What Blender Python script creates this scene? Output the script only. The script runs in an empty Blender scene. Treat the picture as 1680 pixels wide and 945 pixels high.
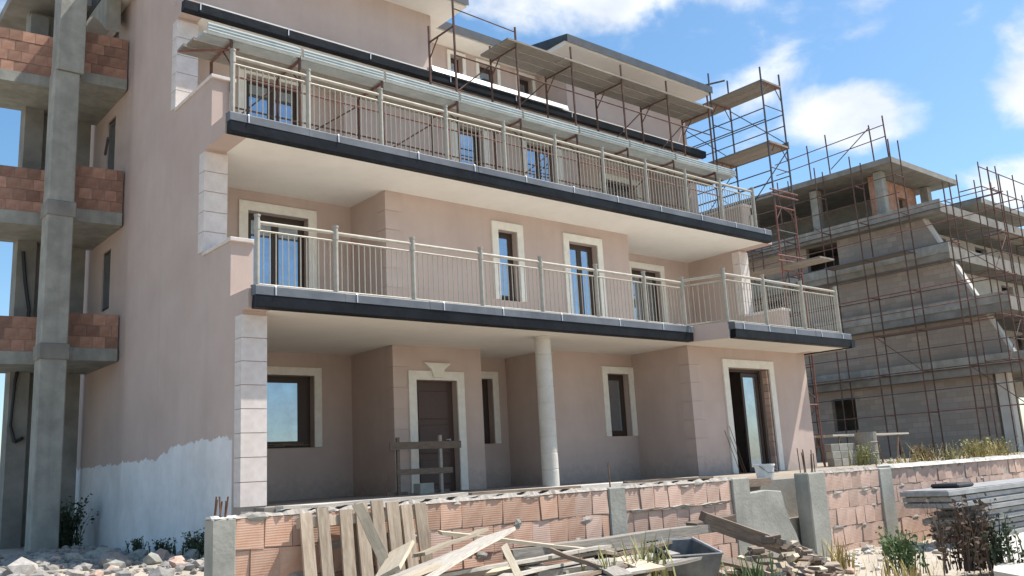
import bpy, bmesh, math, random
from mathutils import Vector, Matrix
random.seed(7)
R = math.radians
S = bpy.context.scene
COL = S.collection

# ------------------------------------------------------------------ camera
cam = bpy.data.cameras.new('camera'); cam_o = bpy.data.objects.new('camera', cam); COL.objects.link(cam_o)
cam.sensor_width = 36.0; cam.lens = 1473.8 / 1680.0 * 36.0; cam.clip_start = 0.1; cam.clip_end = 6000
rt = Vector((0.76741215, -0.6389713, -0.0528608)); dn = Vector((0.08821205, 0.18688585, -0.97841316)); fw = Vector((0.63505686, 0.74618319, 0.19978344))
m = Matrix.Identity(4)
for i in range(3):
    m[i][0] = rt[i]; m[i][1] = -dn[i]; m[i][2] = -fw[i]
cam_o.matrix_world = m
S.camera = cam_o

# ------------------------------------------------------------------ world, sun, exposure
SUN = Vector((0.53, -0.265, 1.0)).normalized()
ELEV = math.asin(SUN.z); AZ = math.atan2(SUN.x, SUN.y)
world = bpy.data.worlds.new('World'); S.world = world; world.use_nodes = True
nt = world.node_tree; N = nt.nodes; L = nt.links
for n in list(N): N.remove(n)
wout = N.new('ShaderNodeOutputWorld'); bg = N.new('ShaderNodeBackground'); bg.inputs['Strength'].default_value = 0.105
sky = N.new('ShaderNodeTexSky'); sky.sky_type = 'NISHITA'; sky.sun_disc = False
sky.sun_elevation = ELEV; sky.sun_rotation = AZ; sky.air_density = 1.0; sky.dust_density = 0.9; sky.ozone_density = 2.4
hs = N.new('ShaderNodeHueSaturation'); hs.inputs['Saturation'].default_value = 1.16; hs.inputs['Value'].default_value = 1.3; hs.inputs['Hue'].default_value = 0.492
L.new(sky.outputs[0], hs.inputs['Color'])
tc = N.new('ShaderNodeTexCoord')
n1 = N.new('ShaderNodeTexNoise'); n1.inputs['Scale'].default_value = 8.0; n1.inputs['Detail'].default_value = 9; n1.inputs['Roughness'].default_value = 0.56
n1.inputs['Distortion'].default_value = 0.25
mp = N.new('ShaderNodeMapping'); mp.inputs['Scale'].default_value = (1, 1, 1.6); mp.inputs['Location'].default_value = (0.9, 0.35, 0.2)
L.new(tc.outputs['Generated'], mp.inputs['Vector']); L.new(mp.outputs[0], n1.inputs['Vector'])
def wmath(op, a, b=None, clamp=False):
    k = N.new('ShaderNodeMath'); k.operation = op; k.use_clamp = clamp
    for i, v in enumerate((a, b)):
        if v is None: continue
        if isinstance(v, (int, float)): k.inputs[i].default_value = v
        else: L.new(v, k.inputs[i])
    return k.outputs[0]
def cloud_bank(d, u, su, sv):
    # soft ellipse round the direction d of a cloud bank; u: its long axis
    d = Vector(d).normalized(); u = Vector(u); u = (u - d * u.dot(d)).normalized(); v = d.cross(u)
    parts = []
    for ax, s in ((u, su), (v, sv)):
        k = N.new('ShaderNodeVectorMath'); k.operation = 'DOT_PRODUCT'; L.new(tc.outputs['Generated'], k.inputs[0]); k.inputs[1].default_value = ax
        parts.append(wmath('POWER', wmath('DIVIDE', k.outputs['Value'], s), 2.0))
    front = N.new('ShaderNodeVectorMath'); front.operation = 'DOT_PRODUCT'; L.new(tc.outputs['Generated'], front.inputs[0]); front.inputs[1].default_value = d
    r2 = wmath('ADD', parts[0], parts[1])
    e = wmath('SUBTRACT', 1.0, r2)
    e = wmath('MAXIMUM', e, -0.35)
    return wmath('MULTIPLY', e, wmath('GREATER_THAN', front.outputs['Value'], 0.2))
H = (rt.x, rt.y, 0)
banks = [cloud_bank((0.635, 0.60, 0.51), H, 0.22, 0.09), cloud_bank((0.842, 0.425, 0.335), H, 0.088, 0.044),
         cloud_bank((0.915, 0.262, 0.335), H, 0.075, 0.09), cloud_bank((0.92, 0.30, 0.25), H, 0.065, 0.045),
         cloud_bank((-0.3, 0.8, 0.45), H, 0.25, 0.08), cloud_bank((0.5, -0.8, 0.5), H, 0.22, 0.09), cloud_bank((-0.7, -0.5, 0.5), H, 0.25, 0.1), cloud_bank((0.95, -0.25, 0.28), H, 0.2, 0.06)]
b = banks[0]
for x in banks[1:]: b = wmath('MAXIMUM', b, x)
val = wmath('ADD', wmath('MULTIPLY', b, 0.52), wmath('MULTIPLY', wmath('SUBTRACT', n1.outputs['Fac'], 0.5), 1.5))
val = wmath('ADD', wmath('MULTIPLY', val, 1.0), 0.0)
mask = N.new('ShaderNodeMapRange'); mask.interpolation_type = 'SMOOTHSTEP'
mask.inputs['From Min'].default_value = 0.08; mask.inputs['From Max'].default_value = 0.46; L.new(val, mask.inputs['Value'])
mask2 = wmath('MULTIPLY', mask.outputs[0], 0.93)
cm = N.new('ShaderNodeMix'); cm.data_type = 'RGBA'; L.new(mask2, cm.inputs['Factor']); L.new(hs.outputs[0], cm.inputs['A'])
n2 = N.new('ShaderNodeTexNoise'); n2.inputs['Scale'].default_value = 14.0; n2.inputs['Detail'].default_value = 6; L.new(mp.outputs[0], n2.inputs['Vector'])
cc = N.new('ShaderNodeMix'); cc.data_type = 'RGBA'; L.new(wmath('MULTIPLY', wmath('SUBTRACT', n2.outputs['Fac'], 0.35), 2.6, True), cc.inputs['Factor'])
cc.inputs['A'].default_value = (5.6, 6.0, 6.6, 1); cc.inputs['B'].default_value = (8.3, 8.4, 8.6, 1); L.new(cc.outputs['Result'], cm.inputs['B'])
L.new(cm.outputs['Result'], bg.inputs['Color']); L.new(bg.outputs[0], wout.inputs['Surface'])

sl = bpy.data.lights.new('sun', 'SUN'); sl.energy = 5.0; sl.angle = R(0.53); sl.color = (1.0, 0.955, 0.89)
so = bpy.data.objects.new('sun', sl); COL.objects.link(so); so.rotation_euler = SUN.to_track_quat('Z', 'Y').to_euler(); so.location = (0, 0, 30)
S.view_settings.view_transform = 'Standard'; S.view_settings.look = 'None'; S.view_settings.gamma = 1.0; S.view_settings.use_curve_mapping = False
S.view_settings.exposure = 0.5

# ------------------------------------------------------------------ materials
MATS = {}
def mat(name, col, rough=0.8, col2=None, nscale=3.0, ndetail=6, contrast=(0.35, 0.65), bump=0.0, bscale=40.0, metallic=0.0, rand=0.0, spec=None, stretch=None):
    if name in MATS: return MATS[name]
    M = bpy.data.materials.new(name); M.use_nodes = True; t = M.node_tree; n = t.nodes; l = t.links
    p = n['Principled BSDF']; p.inputs['Roughness'].default_value = rough; p.inputs['Metallic'].default_value = metallic
    if spec is not None: p.inputs['Specular IOR Level'].default_value = spec
    tc = n.new('ShaderNodeTexCoord'); src = tc.outputs['Object']
    if stretch:
        mp = n.new('ShaderNodeMapping'); mp.inputs['Scale'].default_value = stretch; l.new(src, mp.inputs['Vector']); src = mp.outputs[0]
    out = None
    if col2 is not None:
        nz = n.new('ShaderNodeTexNoise'); nz.inputs['Scale'].default_value = nscale; nz.inputs['Detail'].default_value = ndetail; nz.inputs['Roughness'].default_value = 0.62
        l.new(src, nz.inputs['Vector'])
        mr = n.new('ShaderNodeMapRange'); mr.inputs['From Min'].default_value = contrast[0]; mr.inputs['From Max'].default_value = contrast[1]; l.new(nz.outputs['Fac'], mr.inputs['Value'])
        mx = n.new('ShaderNodeMix'); mx.data_type = 'RGBA'; mx.inputs['A'].default_value = (*col, 1); mx.inputs['B'].default_value = (*col2, 1); l.new(mr.outputs[0], mx.inputs['Factor'])
        out = mx.outputs['Result']
    else:
        rgb = n.new('ShaderNodeRGB'); rgb.outputs[0].default_value = (*col, 1); out = rgb.outputs[0]
    if rand:
        oi = n.new('ShaderNodeObjectInfo'); mr2 = n.new('ShaderNodeMapRange'); mr2.inputs['To Min'].default_value = 1 - rand; mr2.inputs['To Max'].default_value = 1 + rand
        l.new(oi.outputs['Random'], mr2.inputs['Value'])
        hsv = n.new('ShaderNodeHueSaturation'); l.new(out, hsv.inputs['Color']); l.new(mr2.outputs[0], hsv.inputs['Value']); out = hsv.outputs[0]
    l.new(out, p.inputs['Base Color'])
    if bump:
        bn = n.new('ShaderNodeTexNoise'); bn.inputs['Scale'].default_value = bscale; bn.inputs['Detail'].default_value = 5; l.new(src, bn.inputs['Vector'])
        bp = n.new('ShaderNodeBump'); bp.inputs['Strength'].default_value = bump; bp.inputs['Distance'].default_value = 0.02; l.new(bn.outputs['Fac'], bp.inputs['Height']); l.new(bp.outputs[0], p.inputs['Normal'])
    MATS[name] = M; M['out'] = 1
    return M
def add_streaks(M, amount=0.18, col=(0.30, 0.26, 0.23)):
    # rain streaks and grime running down a plastered wall
    t = M.node_tree; n = t.nodes; l = t.links; p = n['Principled BSDF']; src = p.inputs['Base Color'].links[0].from_socket
    tc = n.new('ShaderNodeTexCoord'); mp = n.new('ShaderNodeMapping'); mp.inputs['Scale'].default_value = (3.2, 3.2, 0.22); l.new(tc.outputs['Object'], mp.inputs['Vector'])
    nz = n.new('ShaderNodeTexNoise'); nz.inputs['Scale'].default_value = 1.3; nz.inputs['Detail'].default_value = 6; l.new(mp.outputs[0], nz.inputs['Vector'])
    mr = n.new('ShaderNodeMapRange'); mr.inputs['From Min'].default_value = 0.48; mr.inputs['From Max'].default_value = 0.75; mr.inputs['To Max'].default_value = amount; l.new(nz.outputs['Fac'], mr.inputs['Value'])
    mx = n.new('ShaderNodeMix'); mx.data_type = 'RGBA'; l.new(mr.outputs[0], mx.inputs['Factor']); l.new(src, mx.inputs['A']); mx.inputs['B'].default_value = (*col, 1)
    l.new(mx.outputs['Result'], p.inputs['Base Color'])

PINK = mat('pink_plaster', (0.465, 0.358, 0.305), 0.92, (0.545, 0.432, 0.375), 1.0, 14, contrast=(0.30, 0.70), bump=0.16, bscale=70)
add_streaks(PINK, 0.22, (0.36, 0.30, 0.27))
def add_splash_shade(M, z0=-0.33, h=0.55):
    # mud splash at the wall foot, with shade of the lower wall painted in
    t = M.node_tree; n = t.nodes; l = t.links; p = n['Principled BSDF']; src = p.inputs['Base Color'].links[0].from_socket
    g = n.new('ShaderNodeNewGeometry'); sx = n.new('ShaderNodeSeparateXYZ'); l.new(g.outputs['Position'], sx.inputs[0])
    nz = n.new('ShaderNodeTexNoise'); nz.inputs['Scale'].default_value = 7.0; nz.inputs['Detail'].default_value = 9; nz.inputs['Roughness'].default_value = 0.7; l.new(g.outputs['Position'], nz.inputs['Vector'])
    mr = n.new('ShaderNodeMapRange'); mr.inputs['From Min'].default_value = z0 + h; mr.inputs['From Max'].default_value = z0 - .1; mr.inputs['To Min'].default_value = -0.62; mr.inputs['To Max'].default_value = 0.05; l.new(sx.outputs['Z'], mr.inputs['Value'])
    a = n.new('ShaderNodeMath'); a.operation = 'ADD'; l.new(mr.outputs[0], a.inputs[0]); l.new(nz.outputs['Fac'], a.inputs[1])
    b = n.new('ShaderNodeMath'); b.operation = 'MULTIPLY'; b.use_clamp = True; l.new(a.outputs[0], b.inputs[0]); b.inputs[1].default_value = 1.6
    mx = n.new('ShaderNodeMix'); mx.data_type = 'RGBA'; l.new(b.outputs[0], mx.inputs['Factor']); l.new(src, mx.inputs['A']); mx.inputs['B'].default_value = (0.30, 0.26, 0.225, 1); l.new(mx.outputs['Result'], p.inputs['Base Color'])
add_splash_shade(PINK)
STONE = mat('quoin_stone', (0.585, 0.515, 0.47), 0.85, (0.69, 0.625, 0.58), 5.0, 8, bump=0.12, bscale=60)
CREAM = mat('cream_soffit', (0.74, 0.70, 0.63), 0.9, (0.80, 0.765, 0.70), 0.7, 10, bump=0.08); add_streaks(CREAM, 0.12, (0.55, 0.50, 0.43))
TRIM = mat('cream_trim', (0.78, 0.745, 0.66), 0.75, (0.69, 0.65, 0.57), 6.0, 6, bump=0.05)
GUTTER = mat('dark_gutter_metal', (0.006, 0.0075, 0.010), 0.5, (0.013, 0.016, 0.021), 2.0, 5, metallic=0.0, spec=0.16, bump=0.5, bscale=5)
FLASH = mat('zinc_flashing', (0.085, 0.095, 0.11), 0.55, (0.15, 0.16, 0.175), 1.2, 7, spec=0.35, bump=0.35, bscale=6)
SEAM = mat('bright_seam_metal', (0.62, 0.64, 0.66), 0.4, (0.42, 0.44, 0.46), 3, 6, metallic=0.3)
RAIL = mat('galvanised_rail', (0.34, 0.315, 0.255), 0.55, (0.43, 0.40, 0.335), 8, 4, metallic=0.2)
CONC = mat('raw_concrete', (0.25, 0.245, 0.21), 0.92, (0.37, 0.36, 0.31), 2.3, 9, bump=0.25, bscale=25); add_streaks(CONC, 0.45, (0.17, 0.17, 0.155))
CONCD = mat('weathered_concrete', (0.19, 0.18, 0.155), 0.93, (0.29, 0.275, 0.24), 1.6, 8, bump=0.2, bscale=22)
PALEC = mat('pale_concrete', (0.52, 0.49, 0.43), 0.92, (0.62, 0.59, 0.53), 2.0, 8, bump=0.2, bscale=30)
BROWN = mat('dark_brown_timber', (0.035, 0.020, 0.013), 0.55, (0.055, 0.032, 0.022), 12, 5, stretch=(8, 8, 1))
DOORM = mat('entrance_door_wood', (0.060, 0.032, 0.024), 0.55, (0.085, 0.048, 0.036), 10, 6, stretch=(10, 10, 1), bump=0.05)
DARKIN = mat('dim_interior_plaster', (0.16, 0.145, 0.13), 0.95, (0.2, 0.18, 0.16), 2.0)
WOOD = mat('weathered_board', (0.30, 0.265, 0.22), 0.92, (0.46, 0.42, 0.36), 5.0, 10, rand=0.42, stretch=(1.2, 14, 14), bump=0.25, bscale=16)
WOODD = mat('dark_board', (0.14, 0.10, 0.075), 0.9, (0.24, 0.18, 0.13), 5, 7, rand=0.25, stretch=(1.2, 12, 12), bump=0.2, bscale=16)
WOODY = mat('fresh_board', (0.42, 0.34, 0.235), 0.9, (0.52, 0.45, 0.345), 5, 9, rand=0.3, stretch=(1.2, 12, 12), bump=0.15, bscale=16)
PALLET = mat('pallet_wood', (0.29, 0.22, 0.155), 0.92, (0.46, 0.375, 0.28), 4, 8, rand=0.2, stretch=(9, 9, 1.2), bump=0.2, bscale=14)
RUST = mat('rusty_scaffold_tube', (0.075, 0.042, 0.034), 0.75, (0.165, 0.088, 0.064), 6, 5, metallic=0.15)
RUSTR = mat('red_primer_tube', (0.15, 0.055, 0.042), 0.75, (0.22, 0.10, 0.08), 6, 5)
TUBE = mat('dull_steel_tube', (0.05, 0.052, 0.07), 0.6, (0.09, 0.088, 0.105), 5, 5)
STEELP = mat('galvanised_plank', (0.40, 0.44, 0.43), 0.5, (0.50, 0.54, 0.53), 3, 6, metallic=0.3, rand=0.12)
DECKW = mat('grey_deck_board', (0.20, 0.175, 0.15), 0.9, (0.28, 0.25, 0.21), 4, 7, rand=0.2, stretch=(1.5, 10, 10))
MORTAR = mat('mortar', (0.30, 0.265, 0.225), 0.95, (0.42, 0.38, 0.33), 9, 8, bump=0.4, bscale=30)
REBAR = mat('rusty_rebar', (0.10, 0.05, 0.03), 0.8, (0.18, 0.09, 0.05), 20, 4)
DIRT = mat('dusty_ground', (0.34, 0.285, 0.215), 0.97, (0.47, 0.41, 0.33), 1.3, 10, bump=0.6, bscale=9)
TERR = mat('dusty_screed', (0.20, 0.18, 0.155), 0.95, (0.28, 0.255, 0.225), 0.9, 9, bump=0.3, bscale=14)
PAVE = mat('pale_pavement', (0.50, 0.47, 0.41), 0.93, (0.58, 0.55, 0.49), 2.2, 9, bump=0.15, bscale=40)
ROCK = mat('rubble_stone', (0.23, 0.21, 0.185), 0.95, (0.36, 0.335, 0.30), 3, 7, rand=0.25, bump=0.4, bscale=14)
BLACK = mat('black_plastic', (0.012, 0.012, 0.013), 0.5)
TUBM = mat('grey_tub_steel', (0.085, 0.095, 0.10), 0.6, (0.17, 0.17, 0.165), 5, 7, metallic=0.2, bump=0.1, bscale=12)
ROOFM = mat('dark_fascia_metal', (0.035, 0.04, 0.045), 0.5, (0.06, 0.065, 0.07), 3, 5)
BUCKET = mat('white_bucket_plastic', (0.75, 0.75, 0.72), 0.5, (0.6, 0.6, 0.57), 6, 4)
PANELM = mat('grey_formwork_panel', (0.19, 0.195, 0.195), 0.8, (0.31, 0.305, 0.295), 2.5, 8, rand=0.16, stretch=(1, 6, 6))
LEAFG = mat('green_leaf', (0.055, 0.10, 0.028), 0.7, (0.10, 0.15, 0.045), 3, 3)
LEAFD = mat('dark_leaf', (0.028, 0.045, 0.02), 0.75, (0.05, 0.07, 0.03), 3, 3)
LEAFY = mat('dry_yellow_grass', (0.36, 0.27, 0.09), 0.85, (0.52, 0.42, 0.19), 4, 3)
LEAFO = mat('olive_grass', (0.20, 0.21, 0.075), 0.85, (0.34, 0.33, 0.14), 4, 3)
LEAFB = mat('withered_brown_leaf', (0.075, 0.05, 0.035), 0.9, (0.15, 0.10, 0.07), 4, 3)

def brick_mat(name, a, b, rand):
    M = mat(name, a, 0.92, b, 3.5, 6, rand=rand)
    t = M.node_tree; n = t.nodes; l = t.links; p = n['Principled BSDF']
    tcx = n.new('ShaderNodeTexCoord'); w = n.new('ShaderNodeTexWave'); w.bands_direction = 'Z'; w.inputs['Scale'].default_value = 16.0; w.inputs['Distortion'].default_value = 1.6; w.inputs['Detail'].default_value = 2
    l.new(tcx.outputs['Object'], w.inputs['Vector'])
    bp = n.new('ShaderNodeBump'); bp.inputs['Strength'].default_value = 0.3; bp.inputs['Distance'].default_value = 0.003; l.new(w.outputs['Fac'], bp.inputs['Height']); l.new(bp.outputs[0], p.inputs['Normal'])
    return M
BRICK = brick_mat('terracotta_block', (0.49, 0.275, 0.18), (0.59, 0.40, 0.295), 0.22)
BRICKP = brick_mat('pink_terracotta_block', (0.47, 0.305, 0.23), (0.57, 0.42, 0.34), 0.18)
BRICKD = brick_mat('red_terracotta_block', (0.29, 0.145, 0.095), (0.42, 0.25, 0.18), 0.35)

def plinth_mat():
    # pink plaster with the unpainted white render left showing below a ragged line
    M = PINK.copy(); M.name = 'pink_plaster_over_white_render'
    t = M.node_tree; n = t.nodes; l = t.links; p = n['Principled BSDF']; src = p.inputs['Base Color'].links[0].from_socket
    g = n.new('ShaderNodeNewGeometry'); sx = n.new('ShaderNodeSeparateXYZ'); l.new(g.outputs['Position'], sx.inputs[0])
    nz = n.new('ShaderNodeTexNoise'); nz.inputs['Scale'].default_value = 2.2; nz.inputs['Detail'].default_value = 7; l.new(g.outputs['Position'], nz.inputs['Vector'])
    st = n.new('ShaderNodeMapRange'); st.interpolation_type = 'SMOOTHSTEP'; st.inputs['From Min'].default_value = 15.9; st.inputs['From Max'].default_value = 16.5; st.inputs['To Min'].default_value = 0.53; st.inputs['To Max'].default_value = 0.36
    l.new(sx.outputs['Y'], st.inputs['Value'])
    nz.inputs['Roughness'].default_value = 0.72; nz.inputs['Detail'].default_value = 11; nz.inputs['Scale'].default_value = 2.8
    a = n.new('ShaderNodeMath'); a.operation = 'MULTIPLY_ADD'; l.new(nz.outputs['Fac'], a.inputs[0]); a.inputs[1].default_value = 0.42; l.new(st.outputs[0], a.inputs[2])
    c = n.new('ShaderNodeMath'); c.operation = 'LESS_THAN'; l.new(sx.outputs['Z'], c.inputs[0]); l.new(a.outputs[0], c.inputs[1])
    d = n.new('ShaderNodeMath'); d.operation = 'GREATER_THAN'; l.new(sx.outputs['Y'], d.inputs[0]); d.inputs[1].default_value = 13.34
    e = n.new('ShaderNodeMath'); e.operation = 'MULTIPLY'; l.new(c.outputs[0], e.inputs[0]); l.new(d.outputs[0], e.inputs[1])
    mx = n.new('ShaderNodeMix'); mx.data_type = 'RGBA'; l.new(e.outputs[0], mx.inputs['Factor']); l.new(src, mx.inputs['A']); n3 = n.new('ShaderNodeTexNoise'); n3.inputs['Scale'].default_value = 1.7; n3.inputs['Detail'].default_value = 10; n3.inputs['Roughness'].default_value = 0.68; l.new(g.outputs['Position'], n3.inputs['Vector'])
    wc = n.new('ShaderNodeMix'); wc.data_type = 'RGBA'; m3 = n.new('ShaderNodeMapRange'); m3.inputs['From Min'].default_value = 0.36; m3.inputs['From Max'].default_value = 0.66; l.new(n3.outputs['Fac'], m3.inputs['Value']); l.new(m3.outputs[0], wc.inputs['Factor'])
    wc.inputs['A'].default_value = (0.66, 0.645, 0.625, 1); wc.inputs['B'].default_value = (0.80, 0.785, 0.765, 1); l.new(wc.outputs['Result'], mx.inputs['B'])
    l.new(mx.outputs['Result'], p.inputs['Base Color']); return M
SIDE = plinth_mat()

def blockwork_mat():
    # hollow blocks too far off to tell apart singly
    M = bpy.data.materials.new('far_blockwork'); M.use_nodes = True; t = M.node_tree; n = t.nodes; l = t.links; p = n['Principled BSDF']; p.inputs['Roughness'].default_value = 0.95
    g = n.new('ShaderNodeNewGeometry'); sp = n.new('ShaderNodeSeparateXYZ'); l.new(g.outputs['Position'], sp.inputs[0])
    ad = n.new('ShaderNodeMath'); ad.operation = 'ADD'; l.new(sp.outputs['X'], ad.inputs[0]); l.new(sp.outputs['Y'], ad.inputs[1])
    cb = n.new('ShaderNodeCombineXYZ'); l.new(ad.outputs[0], cb.inputs['X']); l.new(sp.outputs['Z'], cb.inputs['Y'])
    br = n.new('ShaderNodeTexBrick'); l.new(cb.outputs[0], br.inputs['Vector']); br.inputs['Scale'].default_value = 1.0; br.inputs['Brick Width'].default_value = 0.5; br.inputs['Row Height'].default_value = 0.25; br.inputs['Mortar Size'].default_value = 0.012
    br.inputs['Color1'].default_value = (0.31, 0.255, 0.205, 1); br.inputs['Color2'].default_value = (0.41, 0.345, 0.28, 1); br.inputs['Mortar'].default_value = (0.26, 0.225, 0.19, 1)
    nz = n.new('ShaderNodeTexNoise'); nz.inputs['Scale'].default_value = 0.7; nz.inputs['Detail'].default_value = 8; l.new(g.outputs['Position'], nz.inputs['Vector'])
    mr = n.new('ShaderNodeMapRange'); mr.inputs['From Min'].default_value = 0.35; mr.inputs['From Max'].default_value = 0.65; mr.inputs['To Max'].default_value = 0.6; l.new(nz.outputs['Fac'], mr.inputs['Value'])
    mx = n.new('ShaderNodeMix'); mx.data_type = 'RGBA'; l.new(mr.outputs[0], mx.inputs['Factor']); l.new(br.outputs['Color'], mx.inputs['A']); mx.inputs['B'].default_value = (0.28, 0.25, 0.22, 1)
    l.new(mx.outputs['Result'], p.inputs['Base Color']); return M
BLOCKW = blockwork_mat()

def glass_mat():
    M = bpy.data.materials.new('window_glass'); M.use_nodes = True; t = M.node_tree; n = t.nodes; l = t.links; p = n['Principled BSDF']
    p.inputs['Base Color'].default_value = (0.02, 0.025, 0.03, 1); p.inputs['Roughness'].default_value = 0.25
    gl = n.new('ShaderNodeBsdfGlossy'); gl.inputs['Roughness'].default_value = 0.015; gl.inputs['Color'].default_value = (0.62, 0.78, 0.95, 1)
    nz = n.new('ShaderNodeTexNoise'); nz.inputs['Scale'].default_value = 1.2
    bp = n.new('ShaderNodeBump'); bp.inputs['Strength'].default_value = 0.05; l.new(nz.outputs['Fac'], bp.inputs['Height']); l.new(bp.outputs[0], gl.inputs['Normal'])
    tg = n.new('ShaderNodeTexCoord'); l.new(tg.outputs['Object'], nz.inputs['Vector']); du = n.new('ShaderNodeTexNoise'); du.inputs['Scale'].default_value = 3.0; du.inputs['Detail'].default_value = 10; du.inputs['Roughness'].default_value = .7; l.new(tg.outputs['Object'], du.inputs['Vector'])
    dm = n.new('ShaderNodeMapRange'); dm.inputs['From Min'].default_value = .3; dm.inputs['From Max'].default_value = .75; dm.inputs['To Min'].default_value = 1.0; dm.inputs['To Max'].default_value = .62; l.new(du.outputs['Fac'], dm.inputs['Value'])
    dc = n.new('ShaderNodeMix'); dc.data_type = 'RGBA'; l.new(du.outputs['Fac'], dc.inputs['Factor']); dc.inputs['A'].default_value = (0.012, 0.014, 0.016, 1); dc.inputs['B'].default_value = (0.16, 0.15, 0.135, 1); l.new(dc.outputs['Result'], p.inputs['Base Color'])
    fr = n.new('ShaderNodeFresnel'); fr.inputs['IOR'].default_value = 1.9
    ad = n.new('ShaderNodeMath'); ad.operation = 'ADD'; ad.use_clamp = True; ad.inputs[1].default_value = 0.38; l.new(fr.outputs[0], ad.inputs[0])
    mu = n.new('ShaderNodeMath'); mu.operation = 'MULTIPLY'; l.new(ad.outputs[0], mu.inputs[0]); l.new(dm.outputs[0], mu.inputs[1])
    ms = n.new('ShaderNodeMixShader'); l.new(mu.outputs[0], ms.inputs[0]); l.new(p.outputs[0], ms.inputs[1]); l.new(gl.outputs[0], ms.inputs[2])
    l.new(ms.outputs[0], n['Material Output'].inputs['Surface']); return M
GLASS = glass_mat()

# ------------------------------------------------------------------ helpers
WM = {}          # world matrix of every object
def link(name, data, parent=None, mw=None):
    o = bpy.data.objects.new(name, data); COL.objects.link(o)
    mw = mw or Matrix.Identity(4); WM[o.name] = mw
    if parent is not None:
        o.parent = parent; o.matrix_local = WM[parent.name].inverted() @ mw
    else:
        o.matrix_local = mw
    return o
def T(x, y, z, rz=0.0): return Matrix.Translation((x, y, z)) @ Matrix.Rotation(rz, 4, 'Z')
def tag(o, label=None, cat=None, group=None, kind=None):
    if label: o['label'] = label
    if cat: o['category'] = cat
    if group: o['group'] = group
    if kind: o['kind'] = kind
    return o
def thing(name, loc, label, cat, group=None):
    o = link(name, None, None, T(*loc)); return tag(o, label, cat, group)

class MB:
    def __init__(s): s.v = []; s.f = []
    def quad(s, *ps):
        k = len(s.v); s.v += [tuple(p) for p in ps]; s.f.append(tuple(range(k, k + len(ps)))); return s
    def box(s, x0, x1, y0, y1, z0, z1, mtx=None):
        k = len(s.v); P = [Vector((x, y, z)) for z in (z0, z1) for y in (y0, y1) for x in (x0, x1)]
        if mtx is not None: P = [mtx @ p for p in P]
        s.v += [tuple(p) for p in P]
        s.f += [tuple(k + i for i in q) for q in ((0, 2, 3, 1), (4, 5, 7, 6), (0, 1, 5, 4), (2, 6, 7, 3), (0, 4, 6, 2), (1, 3, 7, 5))]; return s
    def tube(s, a, b, r, n=8, r2=None, cap=True):
        a = Vector(a); b = Vector(b); d = (b - a).normalized(); u = d.orthogonal().normalized(); w = d.cross(u); k = len(s.v); r2 = r if r2 is None else r2
        for p, rr in ((a, r), (b, r2)):
            for i in range(n):
                t = 2 * math.pi * i / n; s.v.append(tuple(p + (u * math.cos(t) + w * math.sin(t)) * rr))
        for i in range(n):
            j = (i + 1) % n; s.f.append((k + i, k + j, k + n + j, k + n + i))
        if cap: s.f.append(tuple(k + i for i in range(n))[::-1]); s.f.append(tuple(k + n + i for i in range(n)))
        return s
    def lathe(s, cx, cy, prof, n=24):
        k = len(s.v)
        for r, z in prof:
            for i in range(n):
                t = 2 * math.pi * i / n; s.v.append((cx + r * math.cos(t), cy + r * math.sin(t), z))
        for q in range(len(prof) - 1):
            for i in range(n):
                j = (i + 1) % n; s.f.append((k + q * n + i, k + q * n + j, k + (q + 1) * n + j, k + (q + 1) * n + i))
        s.f.append(tuple(k + i for i in range(n))[::-1]); s.f.append(tuple(k + (len(prof) - 1) * n + i for i in range(n))); return s
    def prism(s, pts, axis, c0, c1):
        # pts: polygon; axis 'x': pts are (y,z); 'y': (x,z); 'z': (x,y)
        k = len(s.v); n = len(pts)
        def P(p, c): return (c, p[0], p[1]) if axis == 'x' else ((p[0], c, p[1]) if axis == 'y' else (p[0], p[1], c))
        s.v += [P(p, c0) for p in pts] + [P(p, c1) for p in pts]
        s.f.append(tuple(range(k, k + n))); s.f.append(tuple(range(k + 2 * n - 1, k + n - 1, -1)))
        for i in range(n):
            j = (i + 1) % n; s.f.append((k + i, k + n + i, k + n + j, k + j))
        return s
    def mesh(s, name, material, smooth=False, fix=True):
        me = bpy.data.meshes.new(name); me.from_pydata(s.v, [], s.f)
        if fix:
            bm = bmesh.new(); bm.from_mesh(me); bmesh.ops.recalc_face_normals(bm, faces=bm.faces); bm.to_mesh(me); bm.free()
        me.materials.append(material)
        if smooth:
            for p in me.polygons: p.use_smooth = True
        me.update(); return me
    def build(s, name, material, parent=None, mw=None, smooth=False, bevel=0.0, seg=1):
        me = s.mesh(name, material, smooth); o = link(name, me, parent, mw)
        if bevel:
            b = o.modifiers.new('bevel', 'BEVEL'); b.width = bevel; b.segments = seg; b.limit_method = 'ANGLE'; b.angle_limit = R(35)
        return o
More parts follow.
